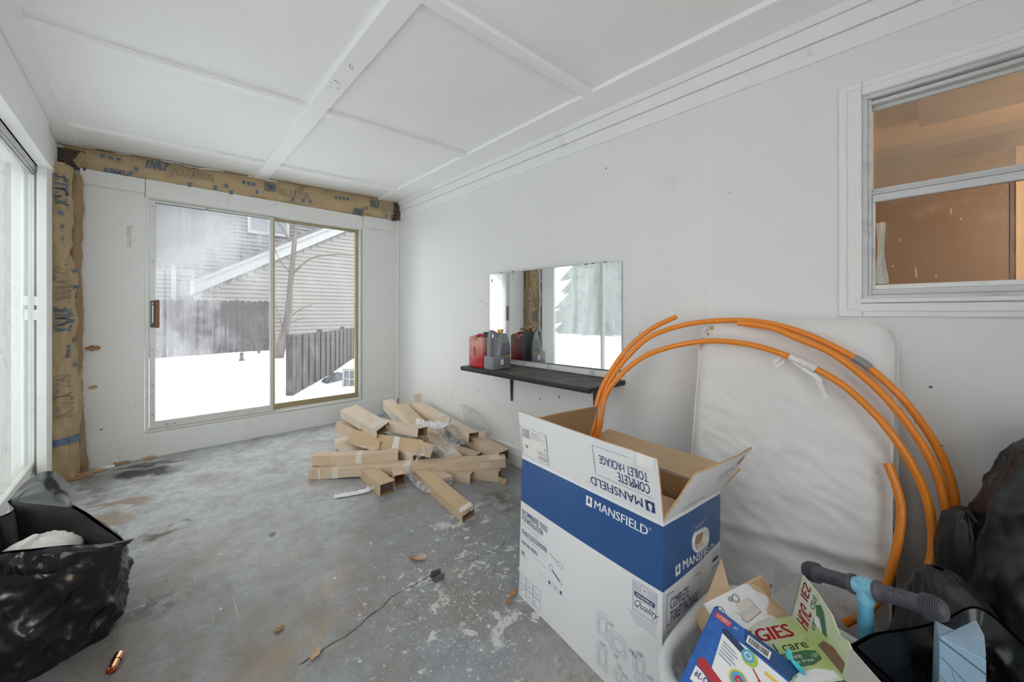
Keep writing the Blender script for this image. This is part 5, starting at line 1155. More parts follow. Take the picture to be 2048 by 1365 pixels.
        if k == 'front_diag':
            for f in (.66, .86, .90):
                bm = B(); a, b = C(f, -.5, -.008), C(f, .5, -.008); quad(bm, a, b, b + d * .0035, a + d * .0035); put('score_line', bm, CARDED, t)
            bm = B(); grid(bm, lambda a, b: C(.955 + .05 * b + .01 * fbm((a * 6, b * 4, 1), 1), -.5 + a, -.06 - .16 * math.sin(math.pi * a) ** .5 * (.6 + .5 * fbm((a * 5, b * 5, 3), 1)) + .35 * b * b), 12, 6); put('crumpled_film', bm, FILMW, t, smooth=50)
            bm = B(); poly(bm, [C(.96, -.45, -.01), C(.975, .0, -.05), C(.97, .45, -.01), C(1.0, .42, .06), C(1.02, .0, .02), C(1.0, -.3, .05)]); put('torn_flap', bm, CARDED, t)
        if k == 'taped_side':
            bm = B(); slab(bm, [C(1.0, .5, .05), C(1.0, .5, .98), C(1.13, .6, 1.05), C(1.17, .9, .25)], s, .004); put('flap', bm, CARD2, t)
        if k == 'wall_upper':
            bm = B(); slab(bm, [C(.02, -.45, 0), C(.02, .45, 0), C(.0, .42, -.95), C(-.005, -.40, -1.05)], d, .004); put('flap', bm, CARDP, t)
            bm = B(); slab(bm, [C(1.0, -.5, .0), C(1.0, -.5, .9), C(1.045, -.95, .6), C(1.05, -.8, -.35)], -d, .004); put('flap', bm, CARDP, t)
        if k == 'front_right':
            bm = B(); slab(bm, [C(1.0, .5, .4), C(1.0, .5, 1), C(1.1, .9, .9), C(1.12, .95, .4)], u, .004); put('flap', bm, CARDED, t)
        if k == 'front_label':
            bm = B(); quad(bm, C(1.001, -.42, .15), C(1.001, .42, .15), C(1.001, .42, .85), C(1.001, -.42, .85)); lb = put('end_label', bm, M('pale grey label', (.50, .51, .55), .5), t)
            bm = B(); quad(bm, C(1.003, -.3, .4), C(1.003, .3, .4), C(1.003, .3, .55), C(1.003, -.3, .55)); put('label_print', bm, GREYINK, lb)
        if k == 'front_long':
            bm = B(); quad(bm, C(1.0, -.3, .05), C(1.0, .48, .02), C(1.018, .35, .7), C(1.012, .05, 1.0)); put('torn_tape', bm, FILMW, t)
            bm = B(); Pq = lambda a, b: C(.865 + .055 * a, .503, .85 - .62 * b)
            for i in range(5): line(bm, Pq, .05 + .18 * i, .05, .12 + .19 * i, .95, .05); line(bm, Pq, .12 + .19 * i, .95, .2 + .18 * i, .2, .04)
            put('pen_scribble', bm, PAPERW, t)
        if k == 'open_mid':
            bm = B(); poly(bm, [C(1.0, -.5, 0), C(1.0, .1, -.02), C(1.06, .0, .12), C(1.03, -.45, .2)]); put('torn_flap', bm, CARDED, t)
    # two broad opened-out flaps on the left
    P = bil((1.30, 3.46, .115), (1.50, 3.16, .085), (1.62, 3.30, .12), (1.42, 3.62, .15)); P = bil((1.285, 3.50, .085), (1.335, 3.16, .10), (1.565, 3.12, .085), (1.44, 3.55, .13)); n = Vector((0, 0, 1))
    t = thing('flattened_carton', (1.40, 3.33, .08), 'broad flattened sheet of cardboard with a torn slit on the left of the heap', 'cardboard')
    bm = B(); grid(bm, lambda u, v: P(u, v) + n * .01 * fbm((u * 2, v * 2, 5), 1), 12, 10); put('sheet', bm, CARDP, t)
    bm = B(); grid(bm, lambda u, v: P(1 - u, v) + n * (.01 * fbm(((1 - u) * 2, v * 2, 5), 1) - .005), 12, 10); put('underside', bm, CARD2, t)
    L = lift(lambda u, v: P(u, v) + n * .01 * fbm((u * 2, v * 2, 5), 1), -.002); L = lambda u, v: P(u, v) + n * (.01 * fbm((u * 2, v * 2, 5), 1) + .002)
    bm = B(); line(bm, L, .02, .52, .98, .50, .006); put('score_line', bm, CARDED, t)
    bm = B(); poly(bm, [L(.72, .62), L(.80, .60), L(.86, .70), L(.93, .76), L(.84, .74), L(.78, .66)]); put('torn_slit', bm, FOAM, t)
    bm = B(); patch(bm, L, .62, .78, .74, .98, n=3); put('tape_patch', bm, TAPE, t)

    def film(nm, pts, wd, lab, mat, seed, amp=.02, nu=26, nv=9, cat='plastic film', up=Vector((0, 0, 1)), tilt=None):
        t = thing(nm, pts[0], lab, cat); S = smooth_path(pts, 6); N = len(S) - 1
        def f(u, v):
            i = min(int(u * N), N - 1); a = S[i].lerp(S[i + 1], u * N - i); dd = (S[i + 1] - S[i]).normalized(); sd = tilt or dd.cross(up).normalized()
            w = wd if not isinstance(wd, (list, tuple)) else wd[0] + (wd[1] - wd[0]) * u
            return a + sd * (w * (v - .5)) + Vector((0, 0, 1)) * (amp * (.5 + .5 * ridge((u * 5, v * 3, seed), 1.0, seed)) + amp * .45 * ridge((u * 9 + v * 5, v * 4, seed), 1.0, seed + 3)) * (.3 + .7 * math.sin(math.pi * min(1, max(0, v))))
        bm = B(); grid(bm, f, nu, nv); put('sheet', bm, mat, t, smooth=35)
    z = lambda x, y, h=.004: (x, y, zf(y) + h)
    film('plastic_sleeve', [z(.94, 2.84), z(1.05, 2.80), z(1.16, 2.76, .01)], .07, 'milky white plastic sleeve lying flat on the floor before the heap', FILMW, 1, .010)
    film('plastic_film', [z(1.14, 2.77, .012), z(1.22, 2.72, .03), z(1.28, 2.70, .03)], (.09, .06), 'smoky clear film bunched between the sleeve and the front boxes', FILM, 2, .025)
    film('plastic_film', [(1.42, 2.72, .02), z(1.45, 2.60, .03), z(1.47, 2.50, .012), z(1.52, 2.42)], (.04, .10), 'crinkled clear film trailing on the floor beside the yellowish box', FILM, 3, .03)
    film('plastic_film', [(1.55, 2.80, .07), (1.64, 2.76, .12), (1.72, 2.74, .11), (1.78, 2.76, .08)], .16, 'clear film bag billowing in the middle of the heap', FILM, 4, .05)
    film('bubble_wrap', [(1.90, 3.02, .20), (1.93, 2.90, .17), (1.93, 2.78, .13), (1.95, 2.70, .09)], .20, 'frosted bubble wrap sheet in the hollow on the right of the heap', FILM, 5, .04)
    film('foam_sheet', [(1.80, 3.22, .21), (1.86, 3.10, .20), (1.93, 3.0, .20), (1.98, 2.94, .23)], (.05, .14), 'thin white foam sheet hanging over the right of the heap', FILMW, 6, .05)
    film('plastic_film', [(2.255, 3.14, .23), (2.245, 2.98, .25), (2.24, 2.82, .20), (2.235, 2.68, .12)], .20, 'crumpled clear film standing against the right wall behind the heap', FILM, 7, .05, up=Vector((1, 0, .3)))
pile()

# ------------------------------------------------------------------ bin bags
def bag_skin(center, rings, seed, amp, nu=110, nv=90, folds=14):
    """closed loft of rings (z, dx, dy, rx, ry) with polythene creases"""
    Z = [r[0] for r in rings]
    def lerp(v):
        x = v * (len(rings) - 1); i = min(int(x), len(rings) - 2); t = x - i; t = t * t * (3 - 2 * t); return [a + (b - a) * t for a, b in zip(rings[i], rings[i + 1])]
    def f(u, v):
        z, dx, dy, rx, ry = lerp(v); a = 2 * math.pi * u
        p = Vector((center[0] + dx + rx * math.cos(a), center[1] + dy + ry * math.sin(a), z)); nn = Vector((math.cos(a), math.sin(a), .15)).normalized()
        k = ridge((p.x, p.y, p.z * .45), 5.0, seed) * .5 + ridge((p.x * 1.2, p.y * 1.2, p.z * .8), 10, seed + 2) * .3 - min(vor((p.x, p.y, p.z * .6), 5.5, seed), .5) * .7 + ridge((p.x, p.y, p.z * .5), 24, seed + 5) * .10
        k += fold(p, Vector((math.cos(a), math.sin(a), 0)), .26)
        return p + nn * amp * k * min(1, 4 * v + .3)
    return f
def fold(p, d, amt):
    """long taut creases running down and round a bag: sharp ridges, much longer than wide"""
    a = math.atan2(d.y, d.x); k = 0
    for fa, fz, sl, w, sd in ((5.0, 1.6, 1.9, .55, 3.3), (9.0, 2.6, -1.3, .32, 8.1), (16.0, 3.0, 2.6, .16, 15.7)):
        n_ = abs(mnoise.noise(Vector((fa * a * .5 + sl * p.z * 3, fz * p.z - sl * a * .35, sd)))); k += w * max(0, 1 - n_ * 4.5) ** 1.5
    return k * amt
def left_bag():
    t = thing('bin_bag', (-.25, 1.95, -.08), 'open black bin bag on the floor at the left door, white stuff inside', 'bin bag')
    F = [Vector(p) for p in LBAG_FRONT]; K = [Vector(p) for p in LBAG_BACK]
    rim = smooth_path(F, 6)[:-1] + smooth_path(K, 6)[:-1]
    # close the loop on the side hidden at the left
    n = 140; A0, A1 = rim[-1], rim[0]
    loop = rim + [A0.lerp(A1, k / 10) + Vector((-.03, 0, .0)) * math.sin(math.pi * k / 10) for k in range(1, 10)]
    # resample
    Ls = [0]
    for a, b in zip(loop, loop[1:] + loop[:1]): Ls.append(Ls[-1] + (b - a).length)
    def at_(u):
        p = at0(u).copy(); p.x = max(p.x, -.475); return p
    def at0(u):
        s = (u % 1) * Ls[-1]
        for i in range(len(loop)):
            if Ls[i + 1] >= s: return loop[i].lerp(loop[(i + 1) % len(loop)], (s - Ls[i]) / max(1e-6, Ls[i + 1] - Ls[i]))
        return loop[0]
    cen = sum(loop, Vector()) / len(loop); zb = zf(1.95) + .004
    def body(u, v):
        r = at_(u); d = r - cen; ph = Vector((d.x, d.y, 0)); g = math.sin(v * math.pi * .5)
        prof = [1.0, .96, 1.0, 1.03, 1.04, 1.0, .93, .80][min(7, int(v * 7))] * (1 - (v * 7 % 1)) + [1.0, .96, 1.0, 1.03, 1.04, 1.0, .93, .80][min(7, int(v * 7) + 1)] * (v * 7 % 1)
        # the flared tip draws in below the rim
        ln = ph.length; lim = .245; tgt = lim + (ln - lim) * max(0, 1 - v * 2.2) if ln > lim else ln + (lim - ln) * min(1, v * 2.0) * .7
        p = cen + ph.normalized() * tgt * prof; p.z = r.z + (zb - r.z) * v
        nn = ph.normalized()
        diag = Vector((p.x, p.y, 0)).dot(Vector((.7, .7, 0))) * 3 + p.z * 2.0
        k = ridge((diag, p.z * 2.2 - p.x * 2.5, p.y), 1.6, 3.0) * .5 + ridge((p.x * 2 + p.z, p.y * 2 - p.z, p.z), 4.2, 6.0) * .35 - min(vor((p.x, p.y, p.z * .8), 6, 2.0), .5) * .6 + ridge((p.x, p.y, p.z), 18, 4.0) * .10
        k += ridge((p.x * 1.6 - p.z, p.y * 1.6 + p.z * .6, p.z * .7), 8.5, 13.0) * .35
        k += fold(p, ph, .24)
        p = p + nn * .046 * k * min(1, v * 5); p.x = max(p.x, -.505 + .01 * k); return p
    bm = B(); grid(bm, body, 150, 80, wrap=True); put('bag_body', bm, BAG, t, smooth=50)
    bm = B()
    def inner(u, v):
        r = at_(u); p = r.lerp(Vector((cen.x, cen.y, 0)), v * .55); p.z = r.z - .002 - .30 * v; nn = Vector((cen.x - r.x, cen.y - r.y, 0)).normalized(); return p + nn * (.012 + .02 * ridge((p.x, p.y, p.z), 7, 9.0) * v)
    grid(bm, inner, 90, 16, wrap=True); put('bag_lining', bm, BAGIN, t, smooth=50)
    # turned-over front lip
    fl = smooth_path(F, 8)
    def lip(u, v):
        x = u * (len(fl) - 1); i = min(int(x), len(fl) - 2); a = fl[i].lerp(fl[i + 1], x - i); out = Vector((a.x - cen.x, a.y - cen.y, 0)).normalized(); w = .075 * math.sin(math.pi * min(1, .12 + u * .86)) + .004
        return a + out * (.022 * math.sin(v * 2.6) + .004) + Vector((0, 0, .012 * math.sin(v * 3.14) - w * v)) + out * (.012 * ridge((u * 9, v * 2, 1), 1.0, 2.0))
    bm = B(); grid(bm, lip, 90, 10); put('rolled_lip', bm, BAG, t, smooth=50)
    # big folded tongue standing up at the back
    G = [Vector(p) for p in LBAG_FOLD]; base = [K[5].lerp(K[2], i / 7) for i in range(8)]
    gp = smooth_path(G, 6)
    def tongue(u, v):
        x = u * (len(gp) - 1); i = min(int(x), len(gp) - 2); a = gp[i].lerp(gp[i + 1], x - i); b = base[0].lerp(base[-1], u)
        p = b.lerp(a, v); return p + Vector((.3, -1, .35)).normalized() * (.030 * math.sin(math.pi * v) * (.4 + u) + .014 * ridge((u * 4, v * 2.5, 3), 1.0, 5.0) * math.sin(math.pi * v))
    bm = B(); grid(bm, tongue, 50, 24); put('folded_tongue', bm, BAG, t, smooth=50)
    # pale lump inside, and the second bag crouching behind at the left
    c = Vector((-.325, 2.36, .27))
    bm = B(); grid(bm, lambda u, v: c + Vector((.11 * math.cos(6.2832 * u) * math.sin(math.pi * v), .13 * math.sin(6.2832 * u) * math.sin(math.pi * v), .095 * math.cos(math.pi * v))) * (1 + .16 * ridge((math.cos(6.2832 * u) * 1.2, math.sin(6.2832 * u) * 1.2, v * 3), 1.1, 4.0)), 40, 22, wrap=True)
    o = put('white_bundle', bm, PAPERW, smooth=35, weld=True); tag(o, 'crumpled white bundle inside the open bin bag at the left', 'bundle')
left_bag()

def right_bags():
    # tall stuffed bag at the right edge, a smaller bag behind its left shoulder, dull vinyl sack in front of the wall
    t = thing('bin_bag', (2.0, -.22, -.14), 'tall stuffed black bin bag at the right edge of the photo', 'bin bag')
    z0 = zf(-.2) + .004
    f = bag_skin((2.03, -.30), [(z0, 0, 0, .03, .03), (z0 + .02, 0, 0, .20, .20), (.12, 0, 0, .235, .235), (.36, -.005, 0, .225, .225), (.55, .0, -.005, .20, .20), (.70, .01, -.015, .165, .165), (.82, .02, -.03, .115, .115), (.885, .02, -.04, .05, .05), (.895, .02, -.04, .001, .001)], 12.0, .040)
    bm = B(); grid(bm, f, 150, 120, wrap=True); put('bag_body', bm, BAGM, t, smooth=50)
    bm = B()
    t = thing('bin_bag', (2.14, .0, -.14), 'smaller black bin bag tucked behind the tall one, hiding the coil', 'bin bag')
    f = bag_skin((1.985, -.105), [(z0, 0, 0, .03, .03), (z0 + .02, 0, 0, .07, .08), (.10, 0, 0, .075, .085), (.30, 0, 0, .068, .075), (.46, .0, .005, .058, .062), (.56, .0, .008, .045, .045), (.592, .0, .010, .028, .022), (.598, .0, .01, .001, .001)], 17.0, .020)
    bm = B(); grid(bm, f, 90, 70, wrap=True); put('bag_body', bm, BAGM, t, smooth=50)
    t = thing('vinyl_sack', (1.82, -.02, -.14), 'dull black vinyl sack with a rounded top beside the handlebar', 'sack')
    f = bag_skin((1.80, -.055), [(z0, 0, 0, .03, .03), (z0 + .02, .0, .0, .10, .14), (.10, 0, 0, .10, .14), (.26, 0, -.005, .085, .105), (.36, .005, .005, .06, .075), (.42, .01, .018, .04, .045), (.440, .012, .022, .015, .02), (.443, .012, .022, .001, .001)], 22.0, .030)
    bm = B(); grid(bm, f, 70, 60, wrap=True); put('sack_body', bm, CLOTHB, t, smooth=50)
    # open bag in front with the pale blue board
    t = thing('bin_bag', (1.42, -.10, -.14), 'open glossy black bin bag at the bottom right corner holding blue boards', 'bin bag')
    rim_pts = [(1.258, .124, .431), (1.262, .075, .40), (1.245, .02, .385), (1.24, -.06, .37), (1.25, -.16, .37), (1.33, -.235, .38), (1.43, -.24, .42), (1.50, -.175, .46), (1.571, -.10, .485), (1.50, -.035, .455), (1.42, .02, .445), (1.34, .085, .437)]
    loop = smooth_path(rim_pts + [rim_pts[0]], 8)[:-1]; cen = Vector((1.38, -.075, .42)); zb = zf(-.1) + .004; N = len(loop)
    def body(u, v):
        x = (u % 1) * N; i = int(x) % N; r = loop[i].lerp(loop[(i + 1) % N], x - int(x)); d = Vector((r.x - cen.x, r.y - cen.y, 0)); ln = d.length; lim = .165
        tgt = ln + (lim - ln) * min(1, v * 1.6); tgt *= 1 + .06 * math.sin(math.pi * v) - .15 * max(0, v - .85) / .15
        p = Vector((cen.x, cen.y, 0)) + d.normalized() * tgt; p.z = r.z + (zb - r.z) * v
        k = ridge((p.x * 1.5, p.y * 1.5, p.z * .8), 5.0, 41.0) * .5 - min(vor((p.x, p.y, p.z * .7), 7, 3.0), .5) * .6 + ridge((p.x, p.y, p.z), 14, 44.0) * .2
        return p + d.normalized() * .032 * k * min(1, v * 6)
    bm = B(); grid(bm, body, 130, 60, wrap=True); put('bag_body', bm, BAG, t, smooth=50)
    def inn(u, v):
        x = (u % 1) * N; i = int(x) % N; r = loop[i].lerp(loop[(i + 1) % N], x - int(x)); p = r.lerp(Vector((cen.x, cen.y, r.z)), .06 + .45 * v); p.z = r.z - .28 * v; d = Vector((cen.x - r.x, cen.y - r.y, 0)).normalized()
        return p + d * (.016 * ridge((p.x, p.y, p.z * .6), 9, 51.0) + .01 * ridge((p.x, p.y, p.z), 21, 5.0)) * min(1, v * 5) + Vector((0, 0, -.001))
    bm = B(); grid(bm, inn, 110, 20, wrap=True); put('bag_lining', bm, BAG, t, smooth=50)
    bt = thing('blue_board_box', (1.345, -.075, .2), 'pale blue painted wooden box standing in the open bag', 'box')
    a = Vector((1.330, -.025, .500)); b = Vector((1.345, -.095, .482)); dn = Vector((-.022, .002, -.30)); back = Vector((.085, .012, .012))
    bm = B(); hexa(bm, [a + dn, b + dn, b + dn + back, a + dn + back], [a, b, b + back * .6, a + back * .6]); bmesh.ops.recalc_face_normals(bm, faces=bm.faces[:]); bmesh.ops.bevel(bm, geom=bm.edges[:], offset=.0015, segments=1, affect='EDGES'); put('body', bm, LTBLUE, bt)
    P = bil(a + dn, b + dn, b, a); L = lift(P, .0006); n = (L(.5, .5) - P(.5, .5)).normalized()
    bm = B(); line(bm, L, .0, .985, 1, .90, .012); line(bm, L, .05, .86, .97, .70, .006); line(bm, L, .28, .80, .45, .64, .006); line(bm, L, .02, .72, .7, .56, .005); put('groove', bm, M('deep blue shadow gap', (.06, .09, .13), .6), bt)
    bm = B(); lid = [a + Vector((.004, -.004, .002)), Vector((1.469, -.088, .500)), Vector((1.419, -.097, .496)), b + Vector((.006, 0, .004))]; slab(bm, lid, (lid[1] - lid[0]).cross(lid[3] - lid[0]).normalized(), -.006); bmesh.ops.recalc_face_normals(bm, faces=bm.faces[:]); put('lid', bm, LTBLUE, bt)
right_bags()

# ------------------------------------------------------------------ scooter handlebar
def scooter():
    t = thing('kick_scooter', (1.484, .402, -.12), 'small sky-blue kick scooter with grey rubber grips', 'scooter')
    l, c, r = map(Vector, BAR); c = (l + r) / 2 + (c - (l + r) / 2) * .6
    ax = (r - l).normalized(); top = Vector(STEM_TOP); top = c.copy(); Lh = (r - l).length
    foot = Vector((top.x - .01, top.y - .005, zf(top.y) + .05))
    bm = B(); tube(bm, [top + Vector((0, 0, .018)), top - Vector((0, 0, .035))], .0205, 20); tube(bm, [top - ax * .024, top + ax * .024], .0205, 20); put('tee_joint', bm, SKYB, t, smooth=50)
    bm = B(); tube(bm, [top - Vector((0, 0, .02)), foot], .0165, 20); st = put('stem', bm, PATB, t, smooth=50)
    bm = B(); tube(bm, [top - Vector((0, 0, .034)), top - Vector((0, 0, .040))], .0185, 20); put('collar', bm, SKYB, st, smooth=50)
    for sgn in (-1, 1):
        o = ax * sgn; s0 = .026; Lg = Lh / 2 - s0; at_ = lambda f: top + o * (s0 + Lg * f)
        prof = [(0, .0215), (.004, .0255), (.06, .0255), (.08, .0222), (.12, .0205), (.45, .0198), (.70, .0212)]
        bm = B(); tube(bm, [at_(f) for f, _ in prof], [q for _, q in prof], 20); g = put('grip', bm, GRIP, t, smooth=45)
        # ribbed round end
        bm = B(); pts = []; n = 11
        for i in range(n):
            f = .70 + .27 * i / n; w = .0275 * math.sqrt(max(.05, 1 - max(0, (i - 4) / (n - 3)) ** 2 * .75))
            pts += [(f, w), (f + .013, w), (f + .0135, w - .0035), (f + .0245, w - .0035)]
        pts += [(.985, .014), (1.0, .006)]
        tube(bm, [at_(f) for f, _ in pts], [q for _, q in pts], 22); put('ribbed_end', bm, GRIP, g, smooth=30)
        u = Vector((0, 0, 1)); u = (u - o * u.dot(o)).normalized(); v = o.cross(u)
        if v.dot(Vector((-.68, -.73, 0))) < 0: v = -v
        S = lambda a, b, o=o, v=v, u=u, at_=at_: at_(a) + (v * math.cos(b) + u * math.sin(b)) * .0212
        if sgn < 0:
            bm = B(); letters(bm, lambda a, b: S(.60 - .42 * a, -.40 + .85 * b), 'BLUEY', 0, 0, 1, 1, .02); put('raised_lettering', bm, M('raised grip lettering', (.045, .043, .055), .5), g)
        else:
            bm = B()
            for ce in (.22, .38, .55): disc(bm, lambda a, b: S(a, b), ce, .12, .055, .38, r0=.82, n=20)
            for ce in (.30, .47): disc(bm, lambda a, b: S(a, b), ce, 1.15, .05, .30, r0=.82, n=16)
            put('raised_ovals', bm, M('raised grip ovals', (.035, .034, .042), .5), g)
    bm = B(); y = foot.y; hexa(bm, [(foot.x - .02, y - .36, zf(y) + .035), (foot.x + .075, y - .36, zf(y) + .035), (foot.x + .05, y, zf(y) + .05), (foot.x - .03, y, zf(y) + .05)], [(foot.x - .02, y - .36, zf(y) + .05), (foot.x + .075, y - .36, zf(y) + .05), (foot.x + .05, y, zf(y) + .065), (foot.x - .03, y, zf(y) + .065)]) if False else tube(bm, [(foot.x - .03, y, zf(y) + .045), (foot.x + .03, y, zf(y) + .045)], .042, 20); put('front_wheel', bm, BLACKM, t, smooth=50)
scooter()

# ------------------------------------------------------------------ laundry basket and what lies in it
def basket():
    c0, c1 = Vector(BASKET[0]), Vector(BASKET[1]); du = (c1 - c0); du.z = 0; Lu = du.length; du.normalize(); dv = Vector((du.y, -du.x, 0))
    if dv.dot(Vector((.73, -.68, 0))) < 0: dv = -dv
    W, Dp, H = Lu + .04, .44, .36; zt = .245; mid = c0 + du * (Lu / 2) + dv * (Dp / 2) - du * 0; mid.z = 0
    t = thing('laundry_basket', (mid.x, mid.y, zf(mid.y)), 'white plastic laundry basket heaped with cartons beside the big carton', 'basket')
    def ring(u, sx, sy, rad):
        # rounded rectangle
        a = 2 * math.pi * u; n = 4.0; ca, sa = math.cos(a), math.sin(a); k = (abs(ca) ** n + abs(sa) ** n) ** (-1 / n); return du * (sx * k * ca) + dv * (sy * k * sa)
    zb = zf(mid.y) + .004
    def wall(u, z): f = (z - zb) / (zt - zb); s = .80 + .20 * f; return mid + ring(u, W / 2 * s, Dp / 2 * s, 0) + Vector((0, 0, z))
    nu = 64
    bm = B(); zs = [zb, zb + .05, zt - .20, zt - .05, zt - .005]
    for i in range(nu):
        for j in range(4):
            if j in (1, 2) and i % 2 == 0:   # slots
                a, b = (i + .12) / nu, (i + .88) / nu
                continue
            quad(bm, wall(i / nu, zs[j]), wall((i + 1) / nu, zs[j]), wall((i + 1) / nu, zs[j + 1]), wall(i / nu, zs[j + 1]))
    for i in range(0, nu, 2):
        za = zs[2]; quad(bm, wall(i / nu, za - .012), wall((i + 1) / nu, za - .012), wall((i + 1) / nu, za + .012), wall(i / nu, za + .012))
        for j, (q0, q1) in enumerate(((zs[1], za - .012), (za + .012, zs[3]))):   # round the slot ends
            h = .013
            for (zz0, zz1) in ((q0, q0 + h), (q1, q1 - h)):
                m = wall((i + .5) / nu, zz0)
                poly(bm, [wall(i / nu, zz0), m, wall((i + .16) / nu, zz0 + (zz1 - zz0) * .45), wall(i / nu, zz1)]); poly(bm, [m, wall((i + 1) / nu, zz0), wall((i + 1) / nu, zz1), wall((i + .84) / nu, zz0 + (zz1 - zz0) * .45)])
    put('basket_wall', bm, BASKET_W, t, smooth=40, weld=True)
    bm = B(); path = [mid + ring(k / 80, W / 2 + .012, Dp / 2 + .012, 0) + Vector((0, 0, zt)) for k in range(81)]
    prof = [(-.022, -.030), (-.024, -.012), (-.015, .004), (0, .008), (.014, .003), (.020, -.010), (.020, -.022)]
    rows = []
    for k in range(80):
        p = path[k]; o = (p - mid); o.z = 0; o.normalize(); rows.append([bm.verts.new(p + o * -a + Vector((0, 0, b))) for a, b in prof])
    for k in range(80):
        for j in range(len(prof) - 1): bm.faces.new((rows[k][j], rows[(k + 1) % 80][j], rows[(k + 1) % 80][j + 1], rows[k][j + 1]))
    put('rolled_rim', bm, BASKET_W, t, smooth=60)
    bm = B(); poly(bm, [wall(k / 40, zb + .001) for k in range(40)]); put('basket_base', bm, BASKET_W, t)
    rng = random.Random(9); bm = B()
    for k in range(9):
        u = .50 + rng.uniform(-.012, .022); p = mid + ring(u, W / 2 + .026, Dp / 2 + .026, 0) + Vector((0, 0, zt - .01 - rng.random() * .02)); o = (p - mid); o.z = 0; o.normalize(); s = du.cross(o); s = Vector((-o.y, o.x, 0)); r = .002 + .003 * rng.random()
        q = p + o * .0065; quad(bm, q - s * r, q + s * r, q + s * r + Vector((0, 0, 1.5 * r)), q - s * r + Vector((0, 0, 1.5 * r)))
    put('pink_smears', bm, M('pink smear', (.65, .25, .25), .5), t, kind='stuff')

    # --- blue toy carton leaning out of the basket
    a, b, d = map(Vector, TOY); n = (b - a).cross(d - a).normalized()
    if n.dot(Vector((0, 0, 1.25)) - a) < 0: n = -n
    c = b + d - a; th = .055
    tb = thing('toy_carton', (a + c) / 2 - n * th, 'blue toy carton with printed discs lying tilted in the laundry basket', 'box')
    bm = B(); hexa(bm, [p - n * th for p in (a, b, c, d)], [a, b, c, d]); bmesh.ops.recalc_face_normals(bm, faces=bm.faces[:]); bmesh.ops.bevel(bm, geom=bm.edges[:], offset=.002, segments=1, affect='EDGES'); put('body', bm, TOYBLUE, tb)
    P = bil(a, b, c, d); sg = 1 if (lift(P, 1)(.5, .5) - P(.5, .5)).dot(n) > 0 else -1
    L = lambda k: (lambda u, v: P(u, v) + n * (.0006 * k))
    bm = B(); poly(bm, [L(1)(.13, .16), L(1)(.30, .14), L(1)(1, .18), L(1)(1, .72), L(1)(.16, .55)]); put('white_field', bm, PRWHITE, tb)
    bm = B(); poly(bm, [L(1)(.26, .0), L(1)(1, .0), L(1)(1, .155), L(1)(.30, .125)]); put('dark_border', bm, TOYBLUE2, tb)
    def dsc(cu, cv, r, mat, k, nm, r0=0, asp=1.0):
        bm = B(); disc(bm, L(k), cu, cv, r, r * asp, n=26, r0=r0); put(nm, bm, mat, tb)
    dsc(.63, .44, .135, CYAN, 2, 'big_disc'); 
    bm = B(); R0 = [(.63 + (.012 + .0072 * i / 2.2) * math.cos(i * .42) * 1.0, .44 + (.012 + .0072 * i / 2.2) * math.sin(i * .42)) for i in range(40)]
    for p, q in zip(R0, R0[1:]): line(bm, L(4), *p, *q, .016)
    put('spiral', bm, PRWHITE, tb); dsc(.63, .44, .100, PRWHITE, 3, 'disc_ring', .88)
    dsc(.34, .42, .072, YEL, 2, 'small_disc'); dsc(.34, .42, .058, CYAN, 3, 'small_disc_face'); dsc(.34, .42, .030, RED, 4, 'small_disc_heart', .4)
    dsc(.36, .205, .062, LIME, 2, 'small_disc'); dsc(.345, .20, .048, CYAN, 3, 'small_disc_face'); dsc(.345, .20, .028, PRWHITE, 4, 'small_disc_ring', .7)
    bm = B(); poly(bm, [L(2)(.74, .36), L(2)(.95, .40), L(2)(1, .52), L(2)(1, .66), L(2)(.80, .60)]); put('green_body', bm, LIME, tb)
    bm = B(); line(bm, L(3), .48, .22, .64, .235, .028); line(bm, L(3), .66, .20, .76, .20, .05); disc(bm, L(3), .755, .335, .05, .035); disc(bm, L(3), .93, .30, .09, .05, r0=.75); put('yellow_arms', bm, YEL, tb)
    bm = B(); poly(bm, [L(3)(.60, .60), L(3)(.78, .585), L(3)(.88, .70), L(3)(.66, .68)]); put('red_base', bm, RED, tb)
    bm = B()
    for u0, v0, u1, v1 in ((.40, .26, .46, .31), (.42, .47, .49, .49)): line(bm, L(3), u0, v0, u1, v1, .010); disc(bm, L(3), u1, v1, .016, .016, n=3)
    put('red_arrows', bm, REDD, tb)
    bm = B(); patch(bm, L(2), .03, .035, .165, .095); rd = put('red_badge', bm, RED, tb)
    bm = B(); letters(bm, L(3), 'FUNSKOOL', .04, .045, .155, .085, .02, turn=2); put('badge_lettering', bm, PRWHITE, rd)
    bm = B(); poly(bm, [L(2)(.055, .50), L(2)(.08, .46), L(2)(.30, .54), L(2)(.31, .60), L(2)(.28, .61), L(2)(.055, .545)]); put('red_ribbon', bm, REDD, tb)
    bm = B(); poly(bm, [L(2)(.055, .56)] + [L(2)(.055 + .16 * math.sin(k * .157), .56 + .13 * (1 - math.cos(k * .157)) * .9) for k in range(0, 11)] + [L(2)(.055, .68)]); ag = put('age_badge', bm, PRWHITE, tb)
    bm = B(); letters(bm, L(3), '12-36', .07, .585, .17, .635, .02, turn=2); put('age_number', bm, NAVY, ag)
    bm = B(); poly(bm, [L(2)(.12, .135), L(2)(.155, .12), L(2)(.31, .165), L(2)(.32, .205), L(2)(.29, .215), L(2)(.13, .175)]); put('navy_plaque', bm, NAVY, tb)
    bm = B()
    for k in range(5): line(bm, L(3), .16, .235 + .028 * k, .27 + .02 * (k % 2), .255 + .028 * k, .010)
    put('printed_lines', bm, NAVYL, tb)
    bm = B(); patch(bm, L(2), .30, .035, .48, .105); bc = put('barcode_panel', bm, PRWHITE, tb)
    bm = B(); u = .315; rg = random.Random(3)
